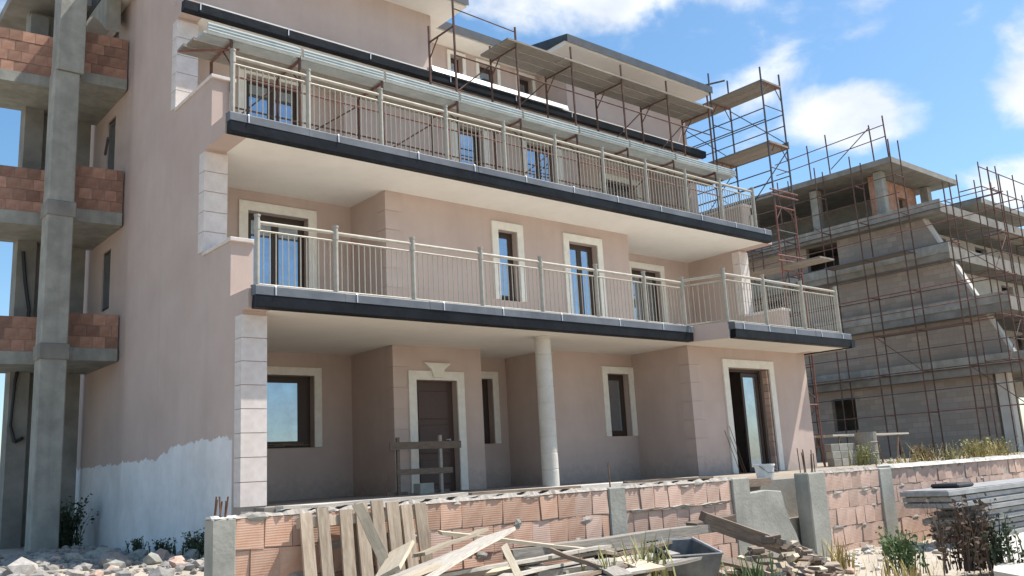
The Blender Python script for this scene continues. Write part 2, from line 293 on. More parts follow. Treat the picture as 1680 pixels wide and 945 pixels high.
def wall(name, axis, c, t, u0, u1, z0, z1, holes, material, parent, mw=None):
    # a wall slab with rectangular openings (u0,u1,z0,z1); axis 'y': runs along X at Y=c..c+t
    us = sorted({u0, u1, *[h[0] for h in holes], *[h[1] for h in holes]}); zs = sorted({z0, z1, *[h[2] for h in holes], *[h[3] for h in holes]})
    us = [u for u in us if u0 <= u <= u1]; zs = [z for z in zs if z0 <= z <= z1]
    nu, nz = len(us) - 1, len(zs) - 1
    def solid(i, j):
        if i < 0 or j < 0 or i >= nu or j >= nz: return False
        cu = (us[i] + us[i + 1]) / 2; cz = (zs[j] + zs[j + 1]) / 2
        return not any(h[0] < cu < h[1] and h[2] < cz < h[3] for h in holes)
    P = (lambda u, d, z: (u, d, z)) if axis == 'y' else (lambda u, d, z: (d, u, z))
    verts = {}; V = []; F = []
    def vid(*p):
        p = tuple(round(q, 5) for q in p)
        if p not in verts: verts[p] = len(V); V.append(p)
        return verts[p]
    def face(*ps): F.append(tuple(vid(*p) for p in ps))
    for i in range(nu):
        for j in range(nz):
            if not solid(i, j): continue
            a, b_, p, q = us[i], us[i + 1], zs[j], zs[j + 1]
            for d in (c, c + t): face(P(a, d, p), P(b_, d, p), P(b_, d, q), P(a, d, q))
            if not solid(i - 1, j): face(P(a, c, p), P(a, c + t, p), P(a, c + t, q), P(a, c, q))
            if not solid(i + 1, j): face(P(b_, c, p), P(b_, c + t, p), P(b_, c + t, q), P(b_, c, q))
            if not solid(i, j - 1): face(P(a, c, p), P(b_, c, p), P(b_, c + t, p), P(a, c + t, p))
            if not solid(i, j + 1): face(P(a, c, q), P(b_, c, q), P(b_, c + t, q), P(a, c + t, q))
    mb = MB(); mb.v = V; mb.f = F
    return mb.build(name, material, parent, mw)

# ------------------------------------------------------------------ ground
def smooth(a, b, x):
    t = min(1, max(0, (x - a) / (b - a))); return t * t * (3 - 2 * t)
def gh(x, y):
    h = -1.42 + 0.42 * smooth(8.0, 11.5, y) * smooth(9, 4, x)
    h += 0.42 * math.exp(-((x - 5.6) / 1.9) ** 2 - ((y - 5.9) / 0.75) ** 2)
    h += 0.34 * math.exp(-((x - 8.42) / 0.62) ** 2 - ((y - 5.85) / 0.5) ** 2)
    h += 0.10 * smooth(9.5, 11, x) * smooth(4.6, 6.5, y) * smooth(17, 13, x)
    w = smooth(60, 25, math.hypot(x, y))
    h += w * (0.035 * math.sin(2.1 * x + 0.7 * y) * math.sin(1.7 * y - 0.5 * x) + 0.02 * math.sin(5.3 * x + 1.3) * math.sin(4.7 * y))
    return h
def axis_samples(lo, hi, step):
    a = []; x = lo
    while x < hi: a.append(x); x += step
    a.append(hi); far = []; d = step * 2; x = hi
    while x < 2500: x += d; d *= 1.5; far.append(x)
    near = []; d = step * 2; x = lo
    while x > -2500: x -= d; d *= 1.5; near.append(x)
    return near[::-1] + a + far
xs = axis_samples(-2, 20, 0.28); ys = axis_samples(-2, 24, 0.28)
mb = MB(); mb.v = [(x, y, gh(x, y)) for y in ys for x in xs]; nx = len(xs)
mb.f = [(j * nx + i, j * nx + i + 1, (j + 1) * nx + i + 1, (j + 1) * nx + i) for j in range(len(ys) - 1) for i in range(nx - 1)]
tag(mb.build('ground', DIRT, smooth=True), kind='structure')
FLOOR = -0.33
# porch floor along the building, and the lower yard between it and the garden wall
tag(MB().box(5.82, 21.3, 12.66, 30, -1.9, FLOOR).build('porch_floor', TERR), kind='structure')
tag(MB().box(5.99, 15.6, 12.50, 12.655, -1.9, FLOOR + .012).build('porch_kerb', PALEC, bevel=.01), kind='structure')
SOIL = mat('yard_soil', (0.27, 0.22, 0.165), 0.97, (0.37, 0.31, 0.24), 1.1, 9, bump=0.6, bscale=8)
mb = MB().prism([(2.86, 7.12), (5.60, 12.6), (5.80, 12.66), (14.0, 12.66), (14.0, 7.12)], 'z', -1.9, -0.82)
mb.prism([(12.0, -1.9), (12.0, -.9), (15.5, FLOOR - .004), (21.31, FLOOR - .004), (21.31, -1.9)], 'y', 7.13, 12.99)
mb.prism([(21.312, -1.9), (21.312, FLOOR - .004), (400, FLOOR - .004), (400, -1.9)], 'y', 7.13, 300)
tag(mb.build('yard', SOIL), kind='structure')
mb = MB(); rr = random.Random(3)
pts = [(16.6, 6.28), (13.7, 6.05), (12.4, 5.35), (11.1, 4.75), (10.1, 4.35), (9.4, 3.4), (8.6, 1.5), (14, -2), (30, -2), (30, 6.28)]
mb.prism(pts, 'z', -1.7, -1.285); tag(mb.build('pavement', PAVE), kind='structure')

# ------------------------------------------------------------------ the pink apartment building
X0, X1 = 5.61, 21.23                 # outer faces of the two side walls
TW = 0.38
B = thing('apartment_building', (13.4, 17.0, FLOOR), 'large pink plastered apartment building with cream balconies and metal railings', 'building')
Z1, Z2, Z3 = 2.64, 5.77, 8.93        # soffits
F1, F2, F3 = 2.95, 6.10, 9.24        # floors above
def profile(x0, x1, gf_front, material, label=None):
    pr = [(gf_front, -1.6), (gf_front, Z1), (12.78, Z1), (12.78, F1), (13.46, F1), (13.46, 3.84), (14.6, 3.84), (14.6, Z2), (13.74, Z2), (13.74, F2), (14.34, F2), (14.34, 6.98), (16.1, 6.98), (16.1, Z3), (15.86, Z3), (15.86, F3), (16.3, F3), (16.3, 10.9), (18.7, 10.9), (18.7, -1.6)]
    o = MB().prism(pr, 'x', x0, x1).build('side_wall', material, B)
    if label: o['label'] = label
    for y0, y1, z in ((13.40, 14.597, 3.842), (14.28, 16.097, 6.982)):
        MB().box(x0 - 0.035, x1 + 0.035, y0, y1, z, z + 0.065).build('parapet_cap', STONE, B, bevel=0.008)
    return o
profile(X0, X0 + TW, 13.0, SIDE, 'shaded pink gable wall with white render showing at its foot')
profile(X1 - TW, X1, 13.16, PINK)
def quoins(xa, xb, yf, z0, z1, ret, side='l', h=0.365, proud=0.018):
    # dressed blocks round a wall end, one mesh each
    n = max(1, round((z1 - z0) / h)); hh = (z1 - z0) / n
    me = MB().box(xa - proud, xb + proud, yf - proud, yf + ret, 0.006, hh - 0.006)
    me2 = me.mesh('quoin', STONE)
    for k in range(n):
        o = link('quoin', me2, B, T(0, 0, z0 + k * hh))
quoins(X0, X0 + TW, 13.0, FLOOR + 0.02, Z1 - 0.06, 0.22)
quoins(X0, X0 + TW, 14.6, 3.92, Z2 - 0.05, 0.22)
quoins(X0, X0 + TW, 16.1, 7.06, Z3 - 0.05, 0.22)
quoins(X1 - TW, X1, 14.6, 3.92, Z2 - 0.05, 0.22)
# far part of the shaded side, set back a little, with its small windows
sw = []
for zf in (FLOOR, F1, F2, F3):
    for (ya, yb, hb, ht) in ((20.35, 20.95, 1.0, 2.35), (22.6, 23.2, 1.2, 2.2)):
        if zf > 9: hb, ht = 0.15, 1.35
        if zf < 0: continue
        sw.append((ya, yb, zf + hb, zf + ht))
wall('side_wall', 'x', X0 + 0.13, 0.25, 18.703, 26.0, -1.6, 10.9, sw, SIDE, B)
for (ya, yb, za, zb) in sw:
    w = MB().box(X0 + 0.165, X0 + 0.21, ya + 0.002, yb - 0.002, za + 0.002, zb - 0.002).build('window', BROWN, B)
    MB().box(X0 + 0.158, X0 + 0.164, ya + 0.07, yb - 0.07, za + 0.07, zb - 0.07).build('pane', GLASS, w)
# floor slabs with the balconies that run out from them
def slab(pts, z0, z1, name='floor_slab'):
    o = MB().prism(pts, 'z', z0, z1).build(name, CREAM, B); return o
xa, xb = X0 + TW + 0.002, X1 - TW - 0.002
slab([(xa, 12.78), (16.02, 12.78), (16.42, 11.98), (21.26, 11.98), (21.26, 12.775), (xb, 12.775), (xb, 25.6), (xa, 25.6)], Z1, F1)
slab([(xa, 13.74), (xb, 13.74), (xb, 25.6), (xa, 25.6)], Z2, F2)
slab([(xa, 15.86), (xb, 15.86), (xb, 25.6), (xa, 25.6)], Z3, F3)
MB().box(X0 + 0.4, X1 - 0.4, 25.602, 25.9, -1.6, 10.9).build('rear_wall', PINK, B)
MB().box(X1 - 0.3, X1, 18.702, 25.9, -1.6, 10.9).build('side_wall', PINK, B)
MB().prism([(16.03, Z1 + 0.003), (16.41, Z1 + 0.003), (16.41, F1 - 0.003), (16.03, F1 - 0.003)], 'y', 0, 0.012)
# pink edge of the step between the two balcony fronts
d = Vector((16.42 - 16.02, 11.98 - 12.78, 0)); nrm = Vector((-d.y, d.x, 0)).normalized() * -1
mb = MB(); a = Vector((16.02, 12.78, 0)) ; e = Vector((16.42, 11.98, 0)); o_ = Vector((-0.02, -0.012, 0))
mb.prism([(a.x + o_.x, a.y + o_.y - 0.02), (e.x + o_.x, e.y + o_.y), (e.x - 0.003, e.y + 0.0), (a.x - 0.003, a.y - 0.003)], 'z', Z1 - 0.004, F1 + 0.05)
mb.build('slab_edge', PINK, B)

def opening(x0, x1, z0, z1): return (x0, x1, z0, z1)
TWW = 0.28
def front_wall(x0, x1, y, z0, z1, holes): return wall('front_wall', 'y', y, TWW, x0, x1, z0, z1, holes, PINK, B)
def side_return(x, y0, y1, z0, z1): return MB().box(x, x + 0.25, y0, y1, z0, z1).build('return_wall', PINK, B)
# ground floor
front_wall(X0 + TW + .002, 9.8, 17.0, -0.6, Z1, [(7.55, 8.90, 0.70, 2.17)])
side_return(9.8, 15.62, 17.0 + TWW, -0.6, Z1)
front_wall(9.8, 12.05, 15.34, -0.6, Z1, [(10.33, 11.36, FLOOR, 1.94)])
MB().box(11.8, 12.05, 15.622, 16.4, -0.6, Z1).build('return_wall', PINK, B)
front_wall(12.052, 13.62, 16.4, -0.6, Z1, [(12.55, 13.18, 0.65, 2.14)])
side_return(13.622, 15.182, 16.398, -0.6, Z1)
front_wall(13.622, 16.398, 14.9, -0.6, Z1, [(15.48, 16.22, 0.68, 2.16)])
side_return(16.4, 13.432, 15.18, -0.6, Z1)
front_wall(16.4, X1 - TW - 0.002, 13.15, -0.6, Z1, [(17.82, 19.50, FLOOR, 2.17)])
# first floor
front_wall(X0 + TW + .002, 9.5, 16.4, F1, Z2, [(7.17, 8.48, F1 + .02, 5.36)])
side_return(9.5, 15.282, 16.4 + TWW, F1, Z2)
front_wall(9.5, 16.72, 15.0, F1, Z2, [(12.42, 12.98, 3.72, 5.33), (14.6, 15.56, F1 + .02, 5.33)])
MB().box(16.47, 16.72, 15.282, 16.68, F1, Z2).build('return_wall', PINK, B)
front_wall(16.722, X1 - TW - .002, 16.4, F1, Z2, [(18.3, 19.52, F1 + .02, 5.36)])
# second floor
front_wall(X0 + TW + .002, 9.5, 17.1, F2, Z3, [(7.42, 8.70, F2 + .02, 8.62)])
side_return(9.5, 16.882, 17.38, F2, Z3)
front_wall(9.5, 16.72, 16.6, F2, Z3, [(12.62, 13.42, F2 + .02, 8.42), (14.85, 15.95, F2 + .02, 8.42)])
MB().box(16.47, 16.72, 16.882, 17.98, F2, Z3).build('return_wall', PINK, B)
front_wall(16.722, X1 - TW - .002, 17.7, F2, Z3, [(18.85, 20.3, F2 + .02, 8.42)])
# attic: two blocks with eaves and a recessed stretch between them
EZ = 10.92
front_wall(X0 + TW + .002, 11.74, 16.3, F3, EZ, [])
MB().box(11.49, 11.74, 16.582, 17.4, F3, EZ).build('return_wall', PINK, B)
front_wall(11.742, 16.2, 17.4, F3, EZ, [(13.1, 13.5, 9.9, 10.75), (14.05, 14.68, 9.9, 10.75), (15.45, 15.95, 9.6, 10.75)])
side_return(16.202, 16.582, 17.68, F3, EZ)
front_wall(16.202, X1 - TW - .002, 16.3, F3, EZ, [])
for (ea, eb, ef) in ((X0 - 0.35, 12.22, 15.48), (15.52, 21.55, 15.48), (12.222, 15.518, 16.75)):
    MB().box(ea, eb, ef, 26.0, EZ + 0.002, EZ + 0.12).build('eave_soffit', CREAM, B)
    mb = MB().prism([(ef - 0.06, EZ + 0.03), (ef + 0.1, EZ + 0.123), (26.0, EZ + 0.123), (26.0, EZ + 0.5), (ef + 3.2, EZ + 0.85), (ef - 0.06, EZ + 0.25)], 'x', ea - 0.03 if ea != 12.222 else ea, eb + 0.03 if ea != 12.222 else eb)
    mb.build('roof', ROOFM, B)

# windows and doors: cream surround, timber frame, panes
def surround(parent, x0, x1, z0, z1, y, w=0.17, bottom=False, proud=0.045):
    pr = [(x0 - w, z0), (x0 - w, z1 + w), (x1 + w, z1 + w), (x1 + w, z0), (x1, z0), (x1, z1), (x0, z1), (x0, z0)]
    k = MB().prism(pr, 'y', y - proud, y + 0.02).build('surround', TRIM, parent, bevel=0.006)
    if bottom: MB().box(x0 - w - 0.02, x1 + w + 0.02, y - 0.075, y + 0.1, z0 - 0.045, z0 - 0.002).build('sill', STONE, parent, bevel=0.006)
def window(x0, x1, z0, z1, y, leaves=2, stile=.075, name='window', sill=False, recess=0.16, panes=None, shutter=None, w=0.17):
    yf = y + recess; f = 0.065; e = 0.003
    mb = MB()
    mb.box(x0 + e, x0 + f, yf, yf + .06, z0 + e, z1 - e); mb.box(x1 - f, x1 - e, yf, yf + .06, z0 + e, z1 - e)
    mb.box(x0 + f, x1 - f, yf, yf + .06, z1 - f, z1 - e); mb.box(x0 + f, x1 - f, yf, yf + .06, z0 + e, z0 + f)
    o = mb.build(name, BROWN, B)
    surround(o, x0, x1, z0, z1, y, w, sill)
    lw = (x1 - x0 - 2 * f) / leaves
    for k in range(leaves):
        a = x0 + f + k * lw; b_ = a + lw; s = 0.075; sv = stile
        mb = MB(); ys = yf - 0.015
        mb.box(a + .002, a + sv, ys, ys + .045, z0 + f + .002, z1 - f - .002); mb.box(b_ - sv, b_ - .002, ys, ys + .045, z0 + f + .002, z1 - f - .002)
        mb.box(a + sv, b_ - sv, ys, ys + .045, z1 - f - s, z1 - f - .002); mb.box(a + sv, b_ - sv, ys, ys + .045, z0 + f + .002, z0 + f + s)
        mb.build('sash', BROWN, o)
        MB().box(a + sv - .005, b_ - sv + .005, ys + .016, ys + .022, z0 + f + s - .005, z1 - f - s + .005).build('pane', GLASS, o)
    return o
w1 = window(7.55, 8.90, 0.70, 2.17, 17.0, 1, stile=.22)
window(12.55, 13.18, 0.65, 2.14, 16.4, 1)
window(15.48, 16.22, 0.68, 2.16, 14.9, 1)
window(7.17, 8.48, F1 + .02, 5.36, 16.4, 2, name='balcony_door', w=0.19)
window(12.42, 12.98, 3.72, 5.33, 15.0, 1, w=0.18)
window(14.6, 15.56, F1 + .02, 5.33, 15.0, 2, name='balcony_door', w=0.18)
window(18.3, 19.52, F1 + .02, 5.36, 16.4, 2, name='balcony_door', w=0.18)
window(7.42, 8.70, F2 + .02, 8.62, 17.1, 2, name='balcony_door', w=0.18)
window(12.62, 13.42, F2 + .02, 8.42, 16.6, 1, name='balcony_door', w=0.18)
window(14.85, 15.95, F2 + .02, 8.42, 16.6, 2, name='balcony_door', w=0.18)
window(18.85, 20.3, F2 + .02, 8.42, 17.7, 2, name='balcony_door', w=0.18)
for (a_, b_, c_, d_) in ((13.1, 13.5, 9.9, 10.75), (14.05, 14.68, 9.9, 10.75), (15.45, 15.95, 9.6, 10.75)):
    window(a_, b_, c_, d_, 17.4, 1, w=0.1)
# entrance door with keystone
y = 15.34; dr = MB().box(10.335, 11.355, y + .15, y + .21, FLOOR + .01, 1.935).build('entrance_door', DOORM, B)
for zp in (FLOOR + 0.15, 0.45, 1.15):
    MB().box(10.47, 11.22, y + .132, y + .149, zp, zp + (0.5 if zp < 0.4 else 0.58)).build('door_panel', DOORM, dr, bevel=0.012)
MB().tube((11.23, y + .11, .72), (11.23, y + .149, .72), 0.022, 10).tube((11.23, y + .105, .72), (11.12, y + .105, .72), 0.012, 8).build('handle', SEAM, dr)
surround(dr, 10.33, 11.36, FLOOR + .005, 1.94, y, 0.19)
MB().prism([(10.74, 1.99), (10.96, 1.99), (11.02, 2.16), (11.20, 2.30), (10.50, 2.30), (10.68, 2.16)], 'y', y - 0.09, y + 0.01).build('keystone', TRIM, dr, bevel=0.01)
# big opening of the projecting block: one sliding leaf, raw brick reveal
y = 13.15; dz = FLOOR
mb = MB(); x0_, x1_, zt = 17.82, 19.50, 2.17; yf = y + 0.2
mb.box(x0_ + .003, x0_ + .07, yf, yf + .06, dz, zt - .003); mb.box(x1_ - .17, x1_ - .1, yf, yf + .06, dz, zt - .003); mb.box(x0_ + .07, x1_ - .17, yf, yf + .06, zt - .07, zt - .003)
dd = mb.build('terrace_door', BROWN, B); surround(dd, x0_, x1_, dz, zt, y, 0.2)
for (a_, b_, yy) in ((18.62, 19.3, yf + .01),):
    mb = MB(); mb.box(a_, a_ + .08, yy, yy + .04, dz + .02, zt - .09); mb.box(b_ - .08, b_, yy, yy + .04, dz + .02, zt - .09); mb.box(a_ + .08, b_ - .08, yy, yy + .04, dz + .02, dz + .12); mb.box(a_ + .08, b_ - .08, yy, yy + .04, zt - .19, zt - .09)
    mb.build('sash', BROWN, dd); MB().box(a_ + .075, b_ - .075, yy + .015, yy + .021, dz + .115, zt - .185).build('pane', GLASS, dd)
HM = T(17.92, yf + .03, 0, R(62))
mb = MB(); mb.box(0, .08, 0, .04, dz + .02, zt - .09); mb.box(.6, .68, 0, .04, dz + .02, zt - .09); mb.box(.08, .6, 0, .04, dz + .02, dz + .12); mb.box(.08, .6, 0, .04, zt - .19, zt - .09)
mb.build('sash', BROWN, dd, HM); MB().box(.075, .605, .015, .021, dz + .115, zt - .185).build('pane', GLASS, dd, HM)
bm_ = MB().box(0, .06, 0, .13, .006, .172).mesh('brick', BRICKP)
for k in range(14): link('brick', bm_, dd, T(x1_ - .064 + random.uniform(-.01, .002), y + .012 + random.uniform(0, .01), dz + .005 + k * .177, 0))
# quoins at the corners of the projecting blocks (very shallow)
def corner_quoins(x, y, z0, z1):
    n = round((z1 - z0) / 0.42); h = (z1 - z0) / n
    for w, par in ((0.42, 0), (0.30, 1)):
        me = MB().box(x - 0.012, x + w, y - 0.012, y + 0.3, 0.007, h - 0.007).mesh('quoin', PINK)
        for k in range(par, n, 2): link('quoin', me, B, T(0, 0, z0 + k * h))
corner_quoins(9.5, 15.0, F1, Z2 - .02); corner_quoins(9.8, 15.34, FLOOR, Z1 - .02); corner_quoins(16.4, 13.15, FLOOR, Z1 - .02)
# round column under the balcony
prof = [(0.178, FLOOR)]
for k in range(9):
    za = FLOOR + k * .325; zb = za + .325; ra = .170 - .0008 * k
    prof += [(ra - .006, za + .004), (ra, za + .014), (ra, zb - .014), (ra - .006, zb - .004)]
prof += [(0.182, 2.61), (0.182, Z1 - .002)]
MB().lathe(12.12, 13.38, prof, 28).build('column', PALEC, B, smooth=False)
# gutters, flashings
def gutter(x0, x1, y, z, flash=True, seam=1.5, bright=None):
    pr = [(y - .03, z + .185), (y - .168, z + .185), (y - .172, z + .175), (y - .160, z + .012), (y - .148, z - .006), (y - .005, z - .012), (y - .005, z + .02)]
    g = MB().prism(pr, 'x', x0, x1).build('gutter', GUTTER, B)
    if flash:
        pf = [(y - .178, z + .186), (y - .174, z + .318), (y - .160, z + .335), (y + .02, z + .36), (y + .02, z + .33), (y - .006, z + .315), (y - .006, z + .19)]
        xx = x0 - .012
        while xx < x1:                                     # separate lengths with lapped ends
            xe = min(xx + random.uniform(1.4, 2.1), x1 + .012)
            if x1 + .012 - xe < .4: xe = x1 + .012
            dy = random.uniform(-.006, .004); dz_ = random.uniform(-.006, .006)
            MB().prism([(p_[0] + dy, p_[1] + (dz_ if q_ > 0 and q_ < 4 else 0)) for q_, p_ in enumerate(pf)], 'x', xx + .002, xe - .002).build('flashing', FLASH, B); xx = xe
    x = x0 + 0.3; me = None
    while x < x1 - 0.1:
        if me is None:
            zt = z + .40 if flash else z + .215
            mb = MB(); w = 0.035
            w = .022
            if flash: mb.prism([(y - .192, z + .188), (y - .188, z + .32), (y - .170, z + .345), (y - .165, z + .338), (y - .184, z + .316), (y - .187, z + .188)], 'x', 0, w)
            else: mb.prism([(y - .182, z + .205), (y - .176, z + .05), (y - .165, z + .05), (y - .172, z + .2)], 'x', 0, w)
            me = mb.mesh('bracket', SEAM)
        link('bracket', me, g, T(x, 0, 0)); x += seam * random.uniform(.85, 1.15)
gutter(X0 + 0.05, 15.98, 12.775, Z1 - 0.0, seam=1.52)
gutter(16.45, 21.3, 11.975, Z1 - 0.0, seam=0.98)
gutter(X0 + 0.02, 20.98, 13.735, Z2 - 0.0, seam=1.52)
gutter(X0 - 0.03, 21.3, 15.855, Z3 - 0.0, False, 1.9)
mb = MB(); mb.prism([(21.262, Z1 - .03), (21.44, Z1 + .0), (21.46, Z1 + .2), (21.262, Z1 + .2)], 'y', 11.8, 13.4); mb.build('gutter', GUTTER, B)
mb = MB(); mb.prism([(15.66, Z3 + .205), (15.70, Z3 + .34), (15.9, Z3 + .36), (15.9, Z3 + .31), (15.74, Z3 + .30)], 'x', 11.3, 15.6); fl = mb.build('flashing', SEAM, B); fl['label'] = 'bright new metal flashing strip'
mb = MB(); mb.box(11.55, 11.60, 15.69, 16.25, Z3 + .1, Z3 + .2)
# railings
def railing(xs_, y, zf, ztop, x_start=None, x_end=None, yend=None):
    root = link('railing', None, B, T(xs_[0], y, zf))
    pm = MB().tube((0, 0, 0), (0, 0, ztop - zf - .03), 0.042, 10).tube((0, 0, ztop - zf - .03), (0, 0, ztop - zf), 0.052, 10).tube((0, 0, ztop - zf - .24), (0, 0, ztop - zf - .09), 0.05, 10).mesh('post', RAIL)
    bm2 = MB().tube((0, 0, 0), (0, 0, ztop - .26 - zf - .11), 0.0105, 6).mesh('baluster', RAIL)
    for x in xs_: link('post', pm, root, T(x, y, zf))
    for a, b_ in zip(xs_, xs_[1:]):
        MB().tube((a, y, ztop - .13), (b_, y, ztop - .13 + random.uniform(-.008, .008)), 0.030, 10).build('handrail', RAIL, root)
        MB().tube((a, y, ztop - .26), (b_, y, ztop - .26), 0.016, 8).build('upper_bar', RAIL, root)
        MB().tube((a, y, zf + .10), (b_, y, zf + .10), 0.016, 8).build('lower_bar', RAIL, root)
        n = round((b_ - a) / .108)
        for k in range(1, n): link('baluster', bm2, root, T(a + (b_ - a) * k / n, y, zf + .11))
    return root
railing([5.80, 7.18, 8.71, 10.24, 11.75, 13.30, 14.8, 16.1], 12.9, F1, 4.17)
railing([16.53, 18.04, 19.63, 21.23], 12.05, F1, 4.25)
railing([5.78, 7.20, 8.73, 10.27, 11.79, 13.28, 14.80, 16.30, 17.82, 19.26, 20.74], 13.86, F2, 7.37)
rr_ = link('railing', None, B, T(16.3, 12.5, F1))
a = Vector((16.1, 12.9, 0)); e = Vector((16.53, 12.05, 0))
for z, r_ in ((4.08, .03), (3.95, .016), (F1 + .1, .016)): MB().tube((a.x, a.y, z), (e.x, e.y, z + .02), r_, 8).build('handrail', RAIL, rr_)
for k in range(1, 8):
    p = a.lerp(e, k / 8); MB().tube((p.x, p.y, F1 + .1), (p.x, p.y, 3.95), .0095, 6).build('baluster', RAIL, rr_)
MB().box(20.7, 20.78, 13.95, 14.03, F2, F2 + .5).build('rail_stub', RAIL, B)
# ------------------------------------------------------------------ unfinished wing
U = thing('unfinished_wing', (4.3, 20.0, -1.1), 'unfinished concrete frame with rough brick parapets beside the pink gable', 'building')
ang = R(-6)
def Wm(x, y): return Matrix.Translation((x, y, 0)) @ Matrix.Rotation(ang, 4, 'Z')
bw = MB().box(.004, .246, 0, .12, .004, .236).mesh('brick', BRICKD)
def brick_parapet(x_l, x_r, y, z0, courses, seed):
    r = random.Random(seed)
    mw = Wm(x_r, y); n = round((x_r - x_l) / .25); w_ = (x_r - x_l) / n
    p = MB().box(-(x_r - x_l), 0, .015, .13, z0, z0 + courses * .24).build('parapet', MORTAR, U, mw)
    for j in range(courses):
        off = w_ / 2 if j % 2 else 0
        for k in range(n):
            xx = -(x_r - x_l) + k * w_ + off
            cut = min(w_, -xx)
            link('brick', bw, p, mw @ T(xx, r.uniform(-.006, .006), z0 + j * .24) @ Matrix.Diagonal((cut / .25, 1, 1, 1)))
            if off and k == 0: link('brick', bw, p, mw @ T(-(x_r - x_l), r.uniform(-.006, .006), z0 + j * .24) @ Matrix.Diagonal((off / .25, 1, 1, 1)))
    return p
for zs, zt in ((2.68, 3.70), (5.60, 6.86), (8.72, 9.93)):
    fz = zs + .24; c = int(round((zt - fz) / .24)); 
    if zs > 5 and zs < 6: fz = zs + .28; c = 4
    if zs < 3: c = 3; fz = zs + .26
    MB().box(-1.05, 0.0, -.03, 2.4, zs, fz - .001).build('balcony_slab', CONC, U, Wm(5.70, 19.5))
    brick_parapet(4.72, 5.70, 19.5, fz, c, int(zs * 10))
    MB().box(-2.6, 0.0, -.03, 1.6, zs - .03, fz - .03).build('balcony_slab', CONC, U, Wm(4.64, 20.15))
    brick_parapet(2.10, 4.60, 20.15, fz - .03, c, int(zs * 10) + 1)
# tall front column, thicker above the top floor
MB().box(4.13, 4.62, 18.98, 19.42, -1.6, 8.62).build('column', CONC, U, bevel=.02)
MB().box(4.16, 4.68, 18.93, 19.44, 8.622, 12.5).build('column', CONC, U, bevel=.015)
for zs in (2.6, 5.5): MB().box(4.10, 4.66, 18.95, 19.45, zs, zs + .32).build('column_band', CONCD, U, bevel=.02)
# back wall piers and the stair wall behind
MB().box(4.14, 5.6, 21.82, 22.1, -1.6, 12.0).build('rear_pier', CONCD, U)
MB().box(4.12, 4.5, 21.5, 21.8, -1.6, 11.0).build('rear_pier', CONCD, U)
MB().box(3.7, 5.6, 20.8, 26.0, 11.2, 11.45).build('roof_slab', CONCD, U)
# arched haunch under the roof slab
pr = []
for k in range(9):
    t = k / 8; pr.append((19.6 + 2.0 * t, 10.1 + 1.05 * math.sin(t * math.pi / 2)))
pr += [(21.6, 11.19), (19.6, 11.19)]
MB().prism(pr, 'x', 5.25, 5.55).build('arched_beam', CONC, U)
# loose black cable hanging in the corner
pts = [(4.22, 21.46, 5.3), (4.3, 21.45, 4.6), (4.4, 21.44, 4.0), (4.36, 21.45, 3.3), (4.20, 21.44, 2.4), (4.16, 21.44, 1.5), (4.26, 21.42, 1.15), (4.42, 21.42, 1.25)]
mb = MB()
for a, b_ in zip(pts, pts[1:]): mb.tube(a, b_, .035, 6)
mb.build('cable', BLACK, U)
mb = MB().tube((5.5, 20.2, 7.4), (5.3, 19.3, 7.45), .03, 6); mb.build('pipe_stub', TUBE, U)

# ------------------------------------------------------------------ scaffolds
def tube_part(parent, name, a, b_, r=.025, m_=None): return MB().tube(a, b_, r, 6).build(name, m_ or RUST, parent)
SC = thing('balcony_scaffold', (12.5, 14.8, F2), 'rusty tube scaffold with galvanised planks standing on the upper balcony', 'scaffold')
px = [5.95, 7.27, 9.07, 10.93, 12.70, 14.46, 16.22, 17.98, 19.74]
YO, YI = 14.30, 15.26
zd1, zd2 = 7.80, 9.62
for i, x in enumerate(px):
    top = 10.02 if i >= 3 else 8.0
    if i == 3: top = 10.15
    tube_part(SC, 'standard', (x, YO, F2), (x - .02, YO, top), .028)
    tube_part(SC, 'standard', (x, YI, F2), (x, YI, 9.95 if i >= 3 else 7.75), .028)
    tube_part(SC, 'transom', (x, YO, zd1 - .06), (x, YI, zd1 - .06), .024, RUSTR)
    tube_part(SC, 'knee_brace', (x, YO + .02, zd1 - .5), (x, YO + .4, zd1 - .08), .016)
    if i >= 3:
        tube_part(SC, 'transom', (x, YO, zd2 - .07), (x, YI, zd2 - .07), .024)
        tube_part(SC, 'knee_brace', (x, YI - .02, zd2 - .45), (x, YI - .35, zd2 - .08), .016)
for a, b_ in zip(px, px[1:]):
    tube_part(SC, 'guard_rail', (a, YO, 7.1), (b_, YO, 7.1), .018, RUSTR)
    tube_part(SC, 'guard_rail', (a, YI, 6.95), (b_, YI, 6.95), .018)
    if a > 10:
        tube_part(SC, 'guard_rail', (a, YO, 8.85), (b_, YO, 8.85), .018)
        tube_part(SC, 'guard_rail', (a, YI, 8.6), (b_, YI, 8.6), .018)
for i in (0, 1, 2, 4, 6): tube_part(SC, 'diagonal_brace', (px[i], YI, F2 + .15), (px[i + 1], YI, zd1 - .2), .016)
for i in (3, 4, 6, 7): tube_part(SC, 'diagonal_brace', (px[i], YI, zd1 + .1), (px[i + 1], YI, zd2 - .15), .016)
tube_part(SC, 'guard_rail', (px[3], YO, 9.95), (px[4], YO, 9.9), .014)
tube_part(SC, 'loose_tube', (5.28, 15.05, 7.70), (6.1, 14.35, 7.66), .022, RUSTR)
